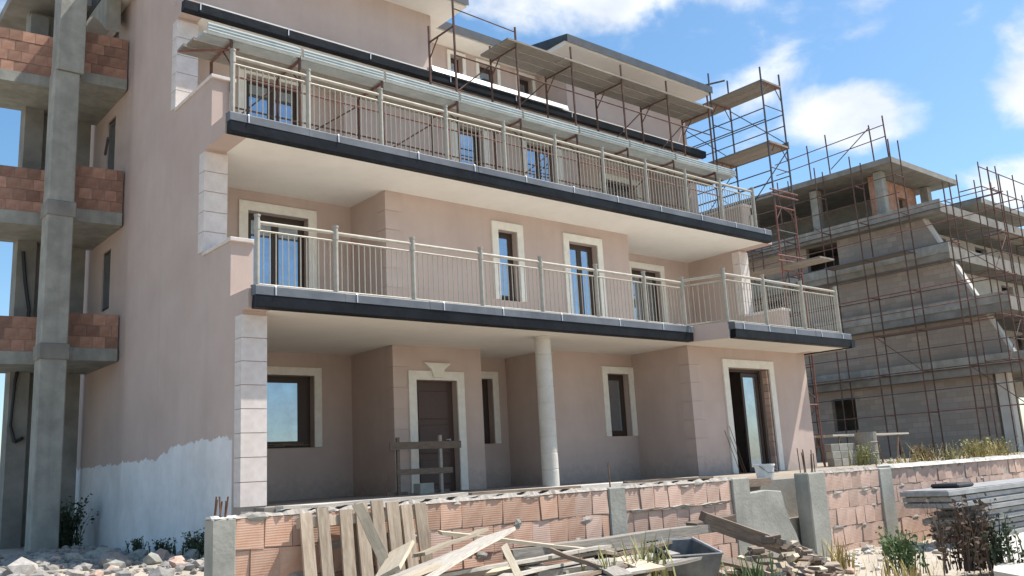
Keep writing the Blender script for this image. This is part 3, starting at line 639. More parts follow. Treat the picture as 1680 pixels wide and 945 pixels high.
# lower lift: three ribbed steel planks a bay and a ribbed toe board at the edge
def ribbed(x0, x1, y, z, h=.2):
    pr = []; n = 3
    pr = [(y, z), (y - .012, z + .02)]
    for k in range(n):
        a = z + .02 + k * (h - .03) / n; d_ = (h - .03) / n
        pr += [(y - .012, a + d_ * .12), (y - .040, a + d_ * .32), (y - .040, a + d_ * .62), (y - .012, a + d_ * .85)]
    pr += [(y - .012, z + h - .006), (y, z + h), (y + .012, z + h), (y + .012, z)]
    return MB().prism(pr, 'x', x0, x1)
for i, (a, b_) in enumerate(zip([5.45] + px[1:], px[1:] + [20.6])):
    ribbed(a + .03, b_ - .03, YO - .05, zd1 - .03 + random.uniform(-.012, .012)).build('toe_board', STEELP, SC)
    for k in range(3):
        y0 = YO + .01 + k * .325
        MB().box(a + .01 + random.uniform(-.03, .0) - (.06 * k if i == 0 else 0), b_ - .012, y0, y0 + .31, zd1 - .03, zd1 + .022).build('deck_plank', STEELP if k == 0 else DECKW, SC)
for i, (a, b_) in enumerate(zip(px[4:], px[5:] + [20.2])):
    for k in range(3):
        y0 = YO - .06 + k * .345
        MB().box(a - .32 + random.uniform(-.03, .03), b_ - .335, y0, y0 + .33, zd2, zd2 + .045).build('deck_plank', DECKW, SC)
for i, (a, b_) in enumerate(zip(px[3:], px[4:])):
    pass
# side scaffold, standing on the ground at the far gable
SS = thing('gable_scaffold', (21.95, 15.5, FLOOR), 'tall tube scaffold with two grey decks beside the far end of the pink building', 'scaffold')
XA, XB = 21.47, 22.42
lev = [FLOOR + .02, 1.4, 3.25, 5.1, 6.95, 8.8, 10.68]
fy = [13.66, 15.46, 17.26]
for y in fy:
    for x in (XA, XB):
        tube_part(SS, 'standard', (x, y, FLOOR), (x, y, 7.0), .027, RUSTR); tube_part(SS, 'standard', (x, y, 7.001), (x + .02, y, 11.1 if y < 14 else 11.6), .027, TUBE)
    for z in lev[1:]:
        tube_part(SS, 'transom', (XA, y, z - .05), (XB, y, z - .05), .022, RUSTR)
        if z > 6: tube_part(SS, 'transom', (XA, y, z - .75), (XB, y, z - .75), .016, TUBE)
        tube_part(SS, 'knee_brace', (XA, y, z - .45), (XA + .3, y, z - .06), .015); tube_part(SS, 'knee_brace', (XB, y, z - .45), (XB - .3, y, z - .06), .015)
for a, b_ in zip(fy, fy[1:]):
    for z in lev[1:]:
        for x in (XA, XB):
            for dz_ in (-.85, -1.2): tube_part(SS, 'guard_rail', (x, a, z + dz_), (x, b_, z + dz_), .017, TUBE if z > 6 else RUST)
    for k, z in enumerate(lev[1:]): tube_part(SS, 'diagonal_brace', (XB, a if k % 2 else b_, z - 1.75), (XB, b_ if k % 2 else a, z - .1), .016, TUBE)
for z in (8.8, 10.68):
    for k in range(3):
        x = XA + .0 + k * .32
        MB().box(x, x + .305, 13.62 - random.uniform(0, .03), 16.0 + (1.5 if z > 10 else .2), z - .022, z + .03).build('deck_plank', DECKW, SS)
MB().box(XA + .97, XB + .04, 13.6, 16.0, 8.76, 8.98).build('toe_board', DECKW, SS)
for z in (2.72, 5.2):
    for k in range(2): MB().box(XA + .2 + k * .36, XA + .54 + k * .36, 12.6, 17.2, z, z + .045).build('deck_plank', DECKW, SS)
for z in (7.35, 7.2, 5.45, 5.3): tube_part(SS, 'transom', (XA - .25, 13.6, z), (XB + .15, 13.6, z + .02), .024, RUSTR)
tube_part(SS, 'guard_rail', (XA, 17.2, 11.55), (XB - .1, 15.46, 11.58), .03, TUBE)

# ------------------------------------------------------------------ raw concrete building behind
C = thing('concrete_shell_building', (48, 24, FLOOR), 'raw concrete and blockwork apartment shell wrapped in scaffolding behind the pink building', 'building')
XW = 42.0
SLB = [(3.1, 3.75, 14.3), (5.75, 6.4, 15.4), (8.5, 9.1, 17.6), (10.75, 11.18, 17.7)]
for z0, z1, yf in SLB:
    MB().box(41.35, 64, yf, 36, z0, z1).build('floor_slab', CONCD, C)
    MB().box(41.28, 41.345, yf - .05, 36, z1 - .30, z1 + .16).build('slab_kerb', CONC, C)
wall('block_wall', 'x', XW, .3, 19.2, 36, -.6, 3.098, [(23.5, 24.8, 1.1, 2.7), (28, 29.2, 1.1, 2.7)], BLOCKW, C)
wall('block_wall', 'x', XW, .3, 19.2, 36, 3.752, 5.748, [(27.5, 29.0, 3.9, 5.7)], BLOCKW, C)
wall('block_wall', 'x', XW, .3, 19.2, 36, 6.402, 8.498, [(27.0, 28.2, 6.42, 8.3)], BLOCKW, C)
wall('block_wall', 'x', XW, .3, 19.2, 36, 9.102, 10.748, [(23.4, 25.2, 9.12, 10.72)], BLOCKW, C)
def fy_(z): return 15.5 + (z - 3.05) * (18.9 - 15.5) / (10.8 - 3.05)
for a, b_ in ((3.752, 5.748), (6.402, 8.498), (9.102, 10.748)):
    MB().prism([(19.198, a), (19.198, b_), (fy_(b_), b_), (fy_(a), a)], 'x', XW, XW + .3).build('fin_wall', BLOCKW, C)
    k = .14; MB().prism([(fy_(b_) - .002, b_), (fy_(b_) - k, b_), (fy_(a) - k, a), (fy_(a) - .002, a)], 'x', XW - .04, XW + .34).build('fin_edge', PALEC, C)
MB().box(XW, XW + .3, 16.85, 19.198, -.6, 3.098).build('block_wall', BLOCKW, C)
for xx in (42.0, 46.8, 51.6, 56.4): MB().box(xx - .02, xx + .5, 16.2, 16.7, -.6, 3.098).build('column', PALEC, C)
# front walls (sunlit) floor by floor
wall('front_wall', 'y', 18.6, .3, XW + .302, 63, 3.752, 5.748, [(45, 46.6, 3.9, 5.6), (50, 51.5, 3.9, 5.6)], PALEC, C)
wall('front_wall', 'y', 18.9, .3, XW + .302, 63, 6.402, 8.498, [(45, 46.6, 6.5, 8.3), (50, 51.5, 6.5, 8.3)], PALEC, C)
wall('front_wall', 'y', 19.9, .3, XW + .302, 63, 9.102, 10.748, [(45, 46.6, 9.2, 10.6), (50, 51.5, 9.2, 10.6)], PALEC, C)
wall('front_wall', 'y', 18.2, .3, XW + .302, 63, -.6, 3.098, [(43.2, 45.0, -.3, 2.3), (48, 49.6, -.3, 2.3)], PALEC, C)
MB().box(45.2, 45.4, 22.2, 34, -.6, 10.74).build('added_backing_wall', CONCD, C)  # inner wall added behind the gable openings to keep them dark
# attic storey
for (xx, yy) in ((42.05, 20.6), (42.05, 24.2), (42.05, 28.6), (46.9, 20.6), (53.2, 21.0), (57.4, 21.0)):
    MB().box(xx, xx + .42, yy, yy + .42, 11.182, 13.7).build('column', CONC, C)
wall('block_wall', 'x', 46.6, .25, 21.6, 34, 11.182, 13.7, [], CONCD, C)
wall('brick_infill', 'y', 21.3, .25, 42.5, 47.0, 11.182, 13.7, [(45.0, 45.9, 11.9, 13.0)], BRICKD, C)
MB().box(53.0, 60, 23.0, 23.25, 11.182, 13.3).build('brick_infill', BRICKD, C)
def tilted_roof(x0, x1, y0, y1, z, rise):
    mb = MB(); t = .28
    mb.prism([(y0, z), (y1, z + rise), (y1, z + rise + t), (y0, z + t)], 'x', x0, x1); return mb.build('roof_slab', CONCD, C)
tilted_roof(41.2, 48.3, 19.6, 34, 13.72, .2)
tilted_roof(51.6, 60.0, 19.8, 34, 13.33, .2)
MB().box(44, 60, 34.002, 34.3, 9, 13).build('rear_wall', CONCD, C)
# its scaffolds
SB = thing('shell_gable_scaffold', (40.6, 23, FLOOR), 'dense rusty scaffold standing along the shaded gable of the concrete shell', 'scaffold')
ya = [14.9 + 2.05 * k for k in range(9)]
XO, XI = 40.1, 41.05
for k, y in enumerate(ya):
    top = 11.6 if y < 18 else 14.3
    if y > 26: top = 13.4
    for x in (XO, XI):
        jit = random.uniform(-.05, .05)
        tube_part(SB, 'standard', (x, y, FLOOR), (x + jit, y + random.uniform(-.09, .09), top + random.uniform(-.35, .3)), .031)
    for z in [1.6 + 1.85 * q for q in range(8)]:
        if z < top: tube_part(SB, 'transom', (XO, y, z), (XI, y, z), .026, RUSTR if random.random() < .3 else RUST)
for q in range(8):
    z = 1.6 + 1.85 * q
    for dz_ in (0, .95):
        zz = z + dz_; y0 = ya[0] if zz < 11.4 else ya[2]
        if zz > 13.2: continue
        tube_part(SB, 'ledger', (XO, y0 - .15, zz), (XO, ya[-1] + .1, zz + random.uniform(-.08, .08)), .022, random.choice((RUST, RUSTR, TUBE)))
        if dz_ == 0 and q % 2: tube_part(SB, 'ledger', (XI, y0 - .1, zz), (XI, ya[-1], zz), .022)
for k in range(0, 8, 2):
    for q in range(0, 7, 1):
        z = 1.6 + 1.85 * q
        if (k + q) % 3 == 0 and (z < 9 or k > 2): tube_part(SB, 'diagonal_brace', (XO, ya[k], z), (XO, ya[k + 1], z + 1.85), .02)
for (y0, y1, z) in ((22.0, 25.8, 3.4), (25.7, 29.3, 7.15), (17.0, 21.1, 5.3), (19.1, 23.2, 9.0), (27.5, 31, 10.9)):
    for k in range(3): MB().box(XO + .03 + k * .3, XO + .32 + k * .3, y0, y1, z, z + .05).build('deck_plank', DECKW, SB)
SF = thing('shell_front_scaffold', (47, 15.4, FLOOR), 'row of scaffold frames with guard rails along the sunlit front of the concrete shell', 'scaffold')
xf = [39.9 + 1.83 * k for k in range(11)]
for x in xf:
    for y, tp in ((16.2, 12.0), (15.2, 12.3)):
        tube_part(SF, 'standard', (x, y, FLOOR), (x + random.uniform(-.05, .05), y, tp + random.uniform(-.2, .15)), .026)
    for z in (3.5, 5.4, 7.3, 9.2, 11.0): tube_part(SF, 'transom', (x, 15.2, z), (x, 16.2, z), .024)
for z in (1.6, 3.5, 4.4, 5.4, 6.3, 7.3, 8.2, 9.2, 10.1, 11.0, 11.9): tube_part(SF, 'ledger', (xf[0], 15.2, z), (xf[-1], 15.2, z + .03), .024)
for k in range(0, 10, 2):
    for z in (3.5, 7.3): tube_part(SF, 'diagonal_brace', (xf[k], 15.2, z), (xf[k + 1], 15.2, z + 1.8), .02)
for z in (9.25,):
    for a, b_ in zip(xf[1:], xf[2:]):
        for k in range(3): MB().box(a + .02, b_ - .02, 15.22 + k * .32, 15.52 + k * .32, z, z + .05).build('deck_plank', DECKW, SF)
SR = thing('roof_guard_frame', (41.5, 22, 14.0), 'lone scaffold frames rising above the roof edge of the concrete shell', 'scaffold')
for (y, h) in ((19.75, 16.15), (20.5, 15.9)):
    tube_part(SR, 'standard', (41.35, y, 14.0), (41.25, y, h), .035)
for (y, h) in ((24.0, 15.95), (22.9, 16.2)): tube_part(SR, 'standard', (41.35, y, 14.02), (41.3, y, h), .035)
for z in (14.9, 15.5): tube_part(SR, 'guard_rail', (41.32, 19.75, z + .2), (41.32, 26, z), .024)
tube_part(SR, 'diagonal_brace', (41.3, 20.5, 15.8), (41.3, 22.8, 14.3), .024)

# ------------------------------------------------------------------ garden walls
GW = 6.90
vb = []
for v in range(5):
    r = random.Random(40 + v); mb = MB().box(.004, .244, 0, .19, .004, .236)
    mb.v = [(x + r.uniform(-.009, .009), y + (r.uniform(-.008, .014) if y < .1 else 0), z + r.uniform(-.010, .007)) for x, y, z in mb.v]
    vb.append((mb.mesh('brick', BRICK), mb.mesh('brick', BRICKP)))
def ragged(x0, x1, y0, y1, z, h, seed, n=26):
    # uneven mortar topping
    r = random.Random(seed); mb = MB(); top = []; 
    for k in range(n + 1):
        x = x0 + (x1 - x0) * k / n; hh = h * (.55 + .25 * math.sin(k * .7 + seed) + r.uniform(-.12, .2)); j = r.uniform(-.012, .012)
        mb.v += [(x, y0 + j, z), (x, y0 + .03 + j, z + hh), (x, y1 - .02, z + hh * r.uniform(.6, 1.1)), (x, y1, z)]
    for k in range(n):
        a = k * 4; b_ = a + 4
        for q in range(3): mb.f.append((a + q, b_ + q, b_ + q + 1, a + q + 1))
    mb.f += [(0, 1, 2, 3), (n * 4 + 3, n * 4 + 2, n * 4 + 1, n * 4)]
    return mb
def block_run(parent, x0, x1, ztop, courses, pink, seed, ch=.242, skip=(), lean=0.0):
    r = random.Random(seed); n = max(1, round((x1 - x0) / .25)); w = (x1 - x0) / n
    MB().box(x0 + .002, x1 - .002, GW + .016, GW + .20, ztop - courses * ch, ztop - .004).build('mortar_bed', MORTAR, parent)
    for j in range(courses):
        off = (w / 2 if j % 2 else 0); z = ztop - (j + 1) * ch
        x = x0 + .001
        while x < x1 - .03:
            ww = w if not (off and x == x0 + .001) else off
            ww = min(ww, x1 - .001 - x)
            if ww > .05 and (j, int((x - x0) / w)) not in skip:
                me = vb[r.randrange(5)][1 if pink else (0 if r.random() < .75 else 1)]
                o = link('brick', me, parent, T(x, GW + r.uniform(-.008, .006), z + r.uniform(-.003, .003)) @ Matrix.Diagonal((ww / .248, 1, 1, 1)))
            x += ww
def smears(parent, x0, x1, z0, z1, n, seed):
    # lumps of mortar squeezed out of the joints and smeared on the blocks
    r = random.Random(seed)
    for k in range(n):
        cx = r.uniform(x0, x1); cz = z1 - .242 * r.randint(0, 3) + r.uniform(-.03, .02); w = r.uniform(.05, .16); h = r.uniform(.012, .04); mb = MB(); m_ = 9
        mb.v = [(cx, GW - .013, cz)]
        for q in range(m_):
            t = 6.283 * q / m_; e = r.uniform(.6, 1.15); mb.v.append((cx + math.cos(t) * w * e, GW - .005 + r.uniform(0, .006), cz + math.sin(t) * h * e))
        mb.f = [(0, 1 + q, 1 + (q + 1) % m_) for q in range(m_)]
        mb.build('mortar_smear', MORTAR if r.random() < .75 else CONC, parent)
def rebars(parent, x, y, z, n, h, sp, seed):
    r = random.Random(seed)
    for k in range(n):
        a = Vector((x + r.uniform(-sp, sp), y + r.uniform(-sp, sp), z - .1)); b_ = a + Vector((r.uniform(-.03, .03), r.uniform(-.03, .03), .1 + h * r.uniform(.6, 1)))
        MB().tube(a, b_, .007, 5).build('rebar', REBAR, parent)
WL = thing('garden_wall', (6.0, GW, -1.4), 'low wall of orange hollow blocks with a concrete end post, behind the pallet and timber heap', 'wall')
MB().box(2.735, 2.93, GW - .03, GW + .12, -1.7, -.235).build('post', CONC, WL, bevel=.012); rebars(WL, 2.83, GW + .05, -.23, 6, .2, .05, 1)
MB().box(7.06, 7.32, GW - .015, GW + .21, -1.7, -.225).build('post', CONC, WL, bevel=.012); rebars(WL, 7.2, GW + .1, -.22, 2, .28, .08, 2)
MB().box(9.2, 9.55, GW - .02, GW + .22, -1.7, -.225).build('post', CONC, WL, bevel=.012)
block_run(WL, 2.932, 7.058, -.245, 5, False, 5)
block_run(WL, 7.322, 9.198, -.245, 5, True, 6)
ragged(2.93, 7.06, GW - .005, GW + .2, -.247, .05, 3, 130).build('mortar_topping', MORTAR, WL)
ragged(7.32, 9.2, GW - .005, GW + .2, -.247, .05, 4, 60).build('mortar_topping', MORTAR, WL)
ragged(2.74, 2.94, GW - .025, GW + .115, -.237, .03, 8, 8).build('mortar_topping', PALEC, WL)
smears(WL, 3.1, 9.1, -1.2, -.26, 44, 51)
mb = ragged(7.4, 9.1, GW - .012, GW - .002, -.245 - .242 * 1 - .02, .04, 14, 20); mb.build('mortar_joint', MORTAR, WL)
WR = thing('garden_wall', (14.5, GW, -1.4), 'low wall of pinkish hollow blocks with a tall square post, beside the stacked grey panels', 'wall')
MB().box(10.80, 11.218, GW - .05, GW + .17, -1.7, -.225).build('post', CONC, WR, bevel=.015); rebars(WR, 11.0, GW + .06, -.22, 7, .34, .09, 3)
MB().box(12.72, 13.08, GW - .02, GW + .2, -1.7, -.24).build('post', CONC, WR, bevel=.012)
block_run(WR, 11.222, 12.718, -.25, 5, True, 8)
block_run(WR, 13.082, 22.0, -.25, 5, True, 9)
ragged(11.2, 12.72, GW - .006, GW + .2, -.252, .06, 5, 50).build('mortar_topping', MORTAR, WR)
ragged(13.08, 22.0, GW - .03, GW + .22, -.252, .07, 6, 260).build('mortar_topping', PALEC, WR)
smears(WR, 11.3, 16.5, -1.2, -.26, 40, 52)
# pit between the walls: broken footing slab
PT = thing('broken_concrete_slab', (10.0, 6.95, -1.3), 'broken upright concrete slab closing the gap between the two block walls', 'slab')
MB().prism([(9.56, -1.6), (9.56, -.42), (9.95, -.40), (10.28, -.43), (10.33, -.62), (10.40, -.80), (10.52, -.98), (10.60, -1.2), (10.61, -1.6)], 'y', GW + .03, GW + .13).build('slab_face', CONC, PT, bevel=.01)
MB().box(9.56, 11.6, GW + .42, GW + .75, -1.6, -.30).build('footing_beam', CONCD, PT)
MB().box(9.56, 10.4, GW + .25, GW + .48, -.36, -.26).build('lintel_board', WOODD, PT)

# ------------------------------------------------------------------ timber
def board_mesh(L_, w, t, seed):
    r = random.Random(seed); mb = MB(); n = 5
    for k in range(n + 1):
        x = -L_ / 2 + L_ * k / n; dz_ = r.uniform(-.006, .006); e = r.uniform(-.004, .004)
        xo = [r.uniform(-.02, .02) if k in (0, n) else 0 for _ in range(4)]
        mb.v += [(x + xo[0], -w / 2 + e, -t / 2 + dz_), (x + xo[1], w / 2 + e, -t / 2 + dz_), (x + xo[2], w / 2 + e, t / 2 + dz_), (x + xo[3], -w / 2 + e, t / 2 + dz_)]
    for k in range(n):
        a = 4 * k; b_ = a + 4
        for q in range(4): mb.f.append((a + q, a + (q + 1) % 4, b_ + (q + 1) % 4, b_ + q))
    mb.f += [(0, 3, 2, 1), (4 * n, 4 * n + 1, 4 * n + 2, 4 * n + 3)]
    return mb
def board(name, p, q, w, t, m_, label, roll=0.0, group='loose boards of the timber heap', cat='board'):
    p = Vector(p); q = Vector(q); d = q - p; xax = d.normalized(); z = Vector((0, 0, 1)); yax = z.cross(xax).normalized(); zax = xax.cross(yax)
    mw = Matrix((( xax.x, yax.x, zax.x, (p.x + q.x) / 2), (xax.y, yax.y, zax.y, (p.y + q.y) / 2), (xax.z, yax.z, zax.z, (p.z + q.z) / 2), (0, 0, 0, 1))) @ Matrix.Rotation(roll, 4, 'X')
    o = board_mesh(d.length, w, t, hash((round(p.x, 2), round(q.y, 2))) % 9999).build(name, m_, None, mw)
    return tag(o, label, cat, group)
board('board', (3.30, 5.25, -.74), (5.06, 6.32, -.525), .34, .03, WOOD, 'widest pale board sloping up across the top of the timber heap', R(-14))
board('board', (3.20, 5.55, -.74), (4.62, 6.22, -.62), .20, .028, WOOD, 'pale board lying just behind the widest sloping one on the timber heap', R(-10))
board('board', (4.62, 6.56, -.485), (6.35, 6.2, -.80), .12, .03, WOODY, 'narrow yellowish board falling from the heap top towards the concrete post', R(5))
board('beam', (5.2, 6.36, -.72), (8.62, 6.60, -.735), .16, .09, WOOD, 'long pale squared beam lying along the foot of the block wall', R(0), cat='beam')
board('beam', (5.05, 5.9, -.86), (7.32, 6.3, -.95), .15, .12, WOOD, 'thick round-edged timber in front of the long pale beam', R(12), cat='beam')
board('stick', (5.36, 5.98, -.68), (5.75, 5.30, -.955), .04, .035, WOODD, 'dark thin stick pointing down over the front of the heap', cat='stick')
board('stick', (4.56, 5.62, -.56), (4.42, 5.2, -.90), .055, .025, WOODY, 'short upright yellow stick propped against the front of the heap', R(20), cat='stick')
board('board', (3.95, 5.8, -.74), (6.24, 6.2, -.74), .15, .026, WOOD, 'grey board in the middle layer of the timber heap', R(-4))
board('board', (4.0, 5.55, -.80), (5.92, 6.12, -.82), .17, .026, WOOD, 'front board of the lower layer of the timber heap', R(-8))
board('board', (5.05, 6.08, -.78), (7.3, 6.47, -.80), .20, .028, WOOD, 'broad grey board beside the long beam, at the wall side of the heap', R(-6))
board('board', (5.7, 5.62, -.92), (7.02, 6.0, -1.0), .18, .03, WOOD, 'low board reaching from the heap to the grey tub', R(-6))
board('board', (4.2, 6.28, -.62), (5.1, 6.56, -.50), .13, .026, WOODY, 'yellowish board tucked against the wall at the heap top', R(-8))
board('board', (6.35, 6.25, -.83), (7.78, 6.5, -.80), .17, .03, WOODD, 'dark board between the long beam and the tub', R(-5))
board('board', (3.1, 5.15, -.70), (3.82, 5.52, -.63), .14, .026, WOODY, 'short fresh board at the near end of the heap', R(-8))
board('board', (4.6, 5.25, -.84), (5.9, 5.7, -.86), .15, .026, WOODD, 'dark board low on the front of the heap', R(-6))
board('board', (3.72, 5.98, -.70), (4.10, 6.36, -.555), .22, .03, WOODY, 'short broken yellow board between pallet and heap', R(-25))
r = random.Random(77)
for k in range(26):
    x = r.uniform(3.6, 6.6); y = r.uniform(5.5, 6.25); a = r.gauss(.25, .42); l_ = r.uniform(.5, 1.7); z = -.84 + r.uniform(-.10, .05) - .04 * max(0, x - 5.4)
    dx, dy = math.cos(a) * l_ / 2, math.sin(a) * l_ / 2
    board('board', (x - dx, y - dy, z - r.uniform(0, .06)), (x + dx, y + dy, z), r.uniform(.08, .18), .025, r.choice((WOOD, WOOD, WOODD, WOODY)), 'loose board in the lower layers of the timber heap against the block wall', r.uniform(-.15, .1), group='boards of the lower heap layers')
# leaning pallet
PL = thing('pallet', (4.0, 6.7, -1.4), 'wooden pallet leaning upright against the orange block wall', 'pallet')
LM = Matrix.Translation((3.42, 6.60, -1.40)) @ Matrix.Rotation(R(-8), 4, 'X')
sx_ = [0.0, .155, .325, .50, .655, .80, .96, 1.10]
for k, x in enumerate(sx_):
    w = random.uniform(.10, .125); mb = MB().box(x, x + w, -.012, .012, random.uniform(0, .03), 1.2 + random.uniform(-.03, .03)); mb.build('slat', PALLET, PL, LM @ T(x, 0, 0) @ Matrix.Rotation(R(random.uniform(-1.3, 1.3)), 4, 'Y') @ T(-x, 0, 0))
for z in (.06, .56, 1.06): MB().box(0, 1.2, .013, .095, z, z + .08).build('stringer', PALLET, PL, LM)
for k, x in enumerate((.05, .5, 1.0)): MB().box(x, x + .1, .097, .12, .02, 1.18).build('slat', PALLET, PL, LM)
board('board', (3.78, 6.50, -.185), (3.98, 6.30, -.80), .085, .025, WOODY, 'single board propped diagonally across the front of the pallet', R(70), group='board propped on the pallet')
lb = MB().box(0, .42, 0, .025, 0, .20).build('board_offcut', PANELM, None, T(3.72, 6.38, -1.0, R(6))); tag(lb, 'grey square panel offcut standing at the foot of the pallet', 'panel')

# grey mortar tub
TB = thing('mortar_tub', (7.3, 5.85, -1.15), 'open grey steel mortar tub tipped in front of the block wall', 'tub')
TM = Matrix.Translation((7.15, 5.55, -1.16)) @ Matrix.Rotation(R(58), 4, 'Z') @ Matrix.Rotation(R(-6), 4, 'Y')
def tub(l_, w, h, t):
    mb = MB(); s = .06
    o = [(0, 0), (l_, 0), (l_, w), (0, w)]; i = [(t, t), (l_ - t, t), (l_ - t, w - t), (t, w - t)]
    def ring(p, z, d): return [(x + (-d if x < l_ / 2 else d), y + (-d if y < w / 2 else d), z) for x, y in p]
    mb.v = ring(o, 0, -s) + ring(o, h, 0) + ring(i, h, 0) + ring(i, t, -s)
    for a in (0, 4, 8):
        for q in range(4): mb.f.append((a + q, a + (q + 1) % 4, a + 4 + (q + 1) % 4, a + 4 + q))
    mb.f += [(3, 2, 1, 0), (12, 13, 14, 15)]; return mb
tub(.85, .5, .30, .02).build('body', TUBM, TB, TM, bevel=.006)
for (a, b_) in (((0, 0, .30), (.85, 0, .30)), ((0, .5, .30), (.85, .5, .30)), ((0, 0, .30), (0, .5, .30)), ((.85, 0, .30), (.85, .5, .30))): MB().tube(a, b_, .013, 6).build('rim', SEAM if a == (0, 0, .30) and b_[1] == 0 else TUBM, TB, TM)
# dark beam and heap of offcuts
board('beam', (8.22, 6.60, -.63), (9.32, 6.02, -1.12), .22, .16, WOODD, 'dark heavy beam sloping down beside the heap of offcuts', R(8), group='dark timbers by the tub', cat='beam')
board('beam', (8.0, 6.58, -.70), (8.75, 6.62, -.66), .14, .09, WOODD, 'short dark beam resting on top of the offcut heap', R(5), group='dark timbers by the tub', cat='beam')
board('board', (7.6, 5.95, -.98), (8.5, 5.2, -1.30), .16, .03, WOODD, 'dark plank edging the offcut heap on the tub side', R(20), group='dark timbers by the tub')
r = random.Random(12)
for k in range(150):
    q_ = math.sqrt(r.random()) * .78; t_ = r.uniform(0, 6.283)
    hx, hy = 8.42 + q_ * math.cos(t_) * 1.05, 5.82 + q_ * math.sin(t_) * .75
    p = Vector((hx, hy, -1.27 + .46 * (1 - q_ / .82) + r.uniform(-.03, .03)))
    mb = MB().box(-.5, .5, -.5, .5, -.5, .5); sx, sy, sz = r.uniform(.06, .17), r.uniform(.05, .12), r.uniform(.02, .06)
    mb.v = [(x * sx, y * sy, z * sz) for x, y, z in mb.v]
    mw = Matrix.Translation(p) @ Matrix.Rotation(r.uniform(0, 3), 4, 'Z') @ Matrix.Rotation(r.uniform(-.7, .7), 4, 'X')
    tag(mb.build('wood_offcut', r.choice((WOODY, WOODD, WOODD, WOODD, PALLET, WOOD)), None, mw), 'small cut wood block in the sloping offcut heap beside the dark beam', 'offcut', 'wood offcuts in the heap')
# stack of grey panels
r = random.Random(5)
z = -1.29; zs_ = []
names = ['lowest', 'second lowest', 'third lowest', 'fourth lowest', 'fifth lowest', 'sixth lowest', 'third highest', 'second highest', 'topmost']
for k in range(9):
    t = .082; x0 = 13.0 + r.uniform(-.12, .35) if k < 6 else 12.45 + r.uniform(-.15, .1)
    y0 = 5.75 + r.uniform(-.05, .06)
    mb = MB(); n = 4
    mb.box(x0, x0 + 4.2, y0, y0 + .68, z + .004, z + t - .014); mb.box(x0 + .03, x0 + 4.17, y0 + .03, y0 + .65, z + t - .014, z + t - .002)
    o = mb.build('formwork_panel', PANELM, None, T(0, 0, 0), bevel=.004); tag(o, 'grey formwork panel, %s of the stack by the pinkish wall' % names[k], 'panel', 'stacked grey formwork panels')
    z += t
tag(MB().box(12.9, 13.4, 5.85, 6.25, z + .002, z + .06).build('folded_tarp', BLACK, None, bevel=.02), 'dark folded sheet lying on the topmost grey panel', 'sheet')

# ------------------------------------------------------------------ things on the terrace
board('board', (3.35, 7.0, -.192), (5.25, 7.02, -.188), .14, .025, WOOD, 'thin pale board lying on top of the orange block wall above the pallet', group='boards lying on the wall top')
board('board', (7.5, 7.02, -.185), (8.9, 6.99, -.19), .12, .025, WOODD, 'dark thin board lying on top of the pinkish blocks near the narrow post', group='boards lying on the wall top')
board('board', (5.3, 7.03, -.19), (6.7, 6.98, -.188), .11, .025, WOODD, 'brown thin board lying on the wall top beside the pale one', group='boards lying on the wall top')
bk = thing('bucket', (10.78, 7.5, -.30), 'small white plastic bucket standing above the broken slab', 'bucket')
MB().lathe(10.78, 7.5, [(.11, -.298), (.135, -.11), (.145, -.11), (.145, -.085), (.13, -.085), (.10, -.28)], 20).build('pail', BUCKET, bk)
MB().tube((10.64, 7.5, -.1), (10.66, 7.36, -.2), .005, 5).tube((10.66, 7.36, -.2), (10.9, 7.36, -.2), .005, 5).tube((10.9, 7.36, -.2), (10.92, 7.5, -.1), .005, 5).build('handle', TUBE, bk)
r = random.Random(66)
for k in range(7):
    x = 7.75 + r.uniform(0, .5); o = MB().tube((x, 16.93 + r.uniform(-.03, .05), .735 + .012 * k), (x + r.uniform(.35, .7), 16.93 + r.uniform(-.03, .05), .735 + .012 * k + r.uniform(-.01, .02)), .008, 5).build('thin_lath', WOODD); tag(o, 'thin dark lath lying on the sill of the ground floor window beside the pilaster', 'lath', 'laths on the window sill')
BR = thing('door_barrier', (10.2, 14.75, FLOOR), 'makeshift barrier of two boards nailed across the entrance door', 'barrier')
MB().box(9.28, 10.95, 14.70, 14.725, .52, .66).build('board', WOODD, BR, Matrix.Rotation(0, 4, 'Z'))
MB().box(9.42, 10.72, 14.70, 14.725, .04, .15).build('board', WOODD, BR)
MB().box(9.45, 9.51, 14.727, 14.78, FLOOR, .75).build('stake', WOODD, BR); MB().box(10.44, 10.50, 14.727, 14.78, FLOOR, .78).build('stake', WOOD, BR)
for x in (9.45, 10.44): MB().box(x - .2, x + .26, 14.8, 14.84, FLOOR, FLOOR + .06).build('foot', WOODD, BR)
cb = MB().box(0, .36, 0, .2, 0, .2).build('concrete_block', CONC, None, T(9.66, 14.3, FLOOR, R(8)), bevel=.01); tag(cb, 'grey concrete block at the foot of the door barrier', 'block')
for k, (x, y, h, lx) in enumerate(((17.3, 13.0, 1.0, .12), (17.42, 12.98, .85, .16), (17.52, 13.0, 1.1, .1))):
    o = MB().tube((x, y - .32, FLOOR), (x + lx, y + .1, FLOOR + h), .007, 5).build('rebar_rod', REBAR); tag(o, 'thin rusty rod leaning on the wall beside the big doorway', 'rod', 'rods leaning by the big doorway')
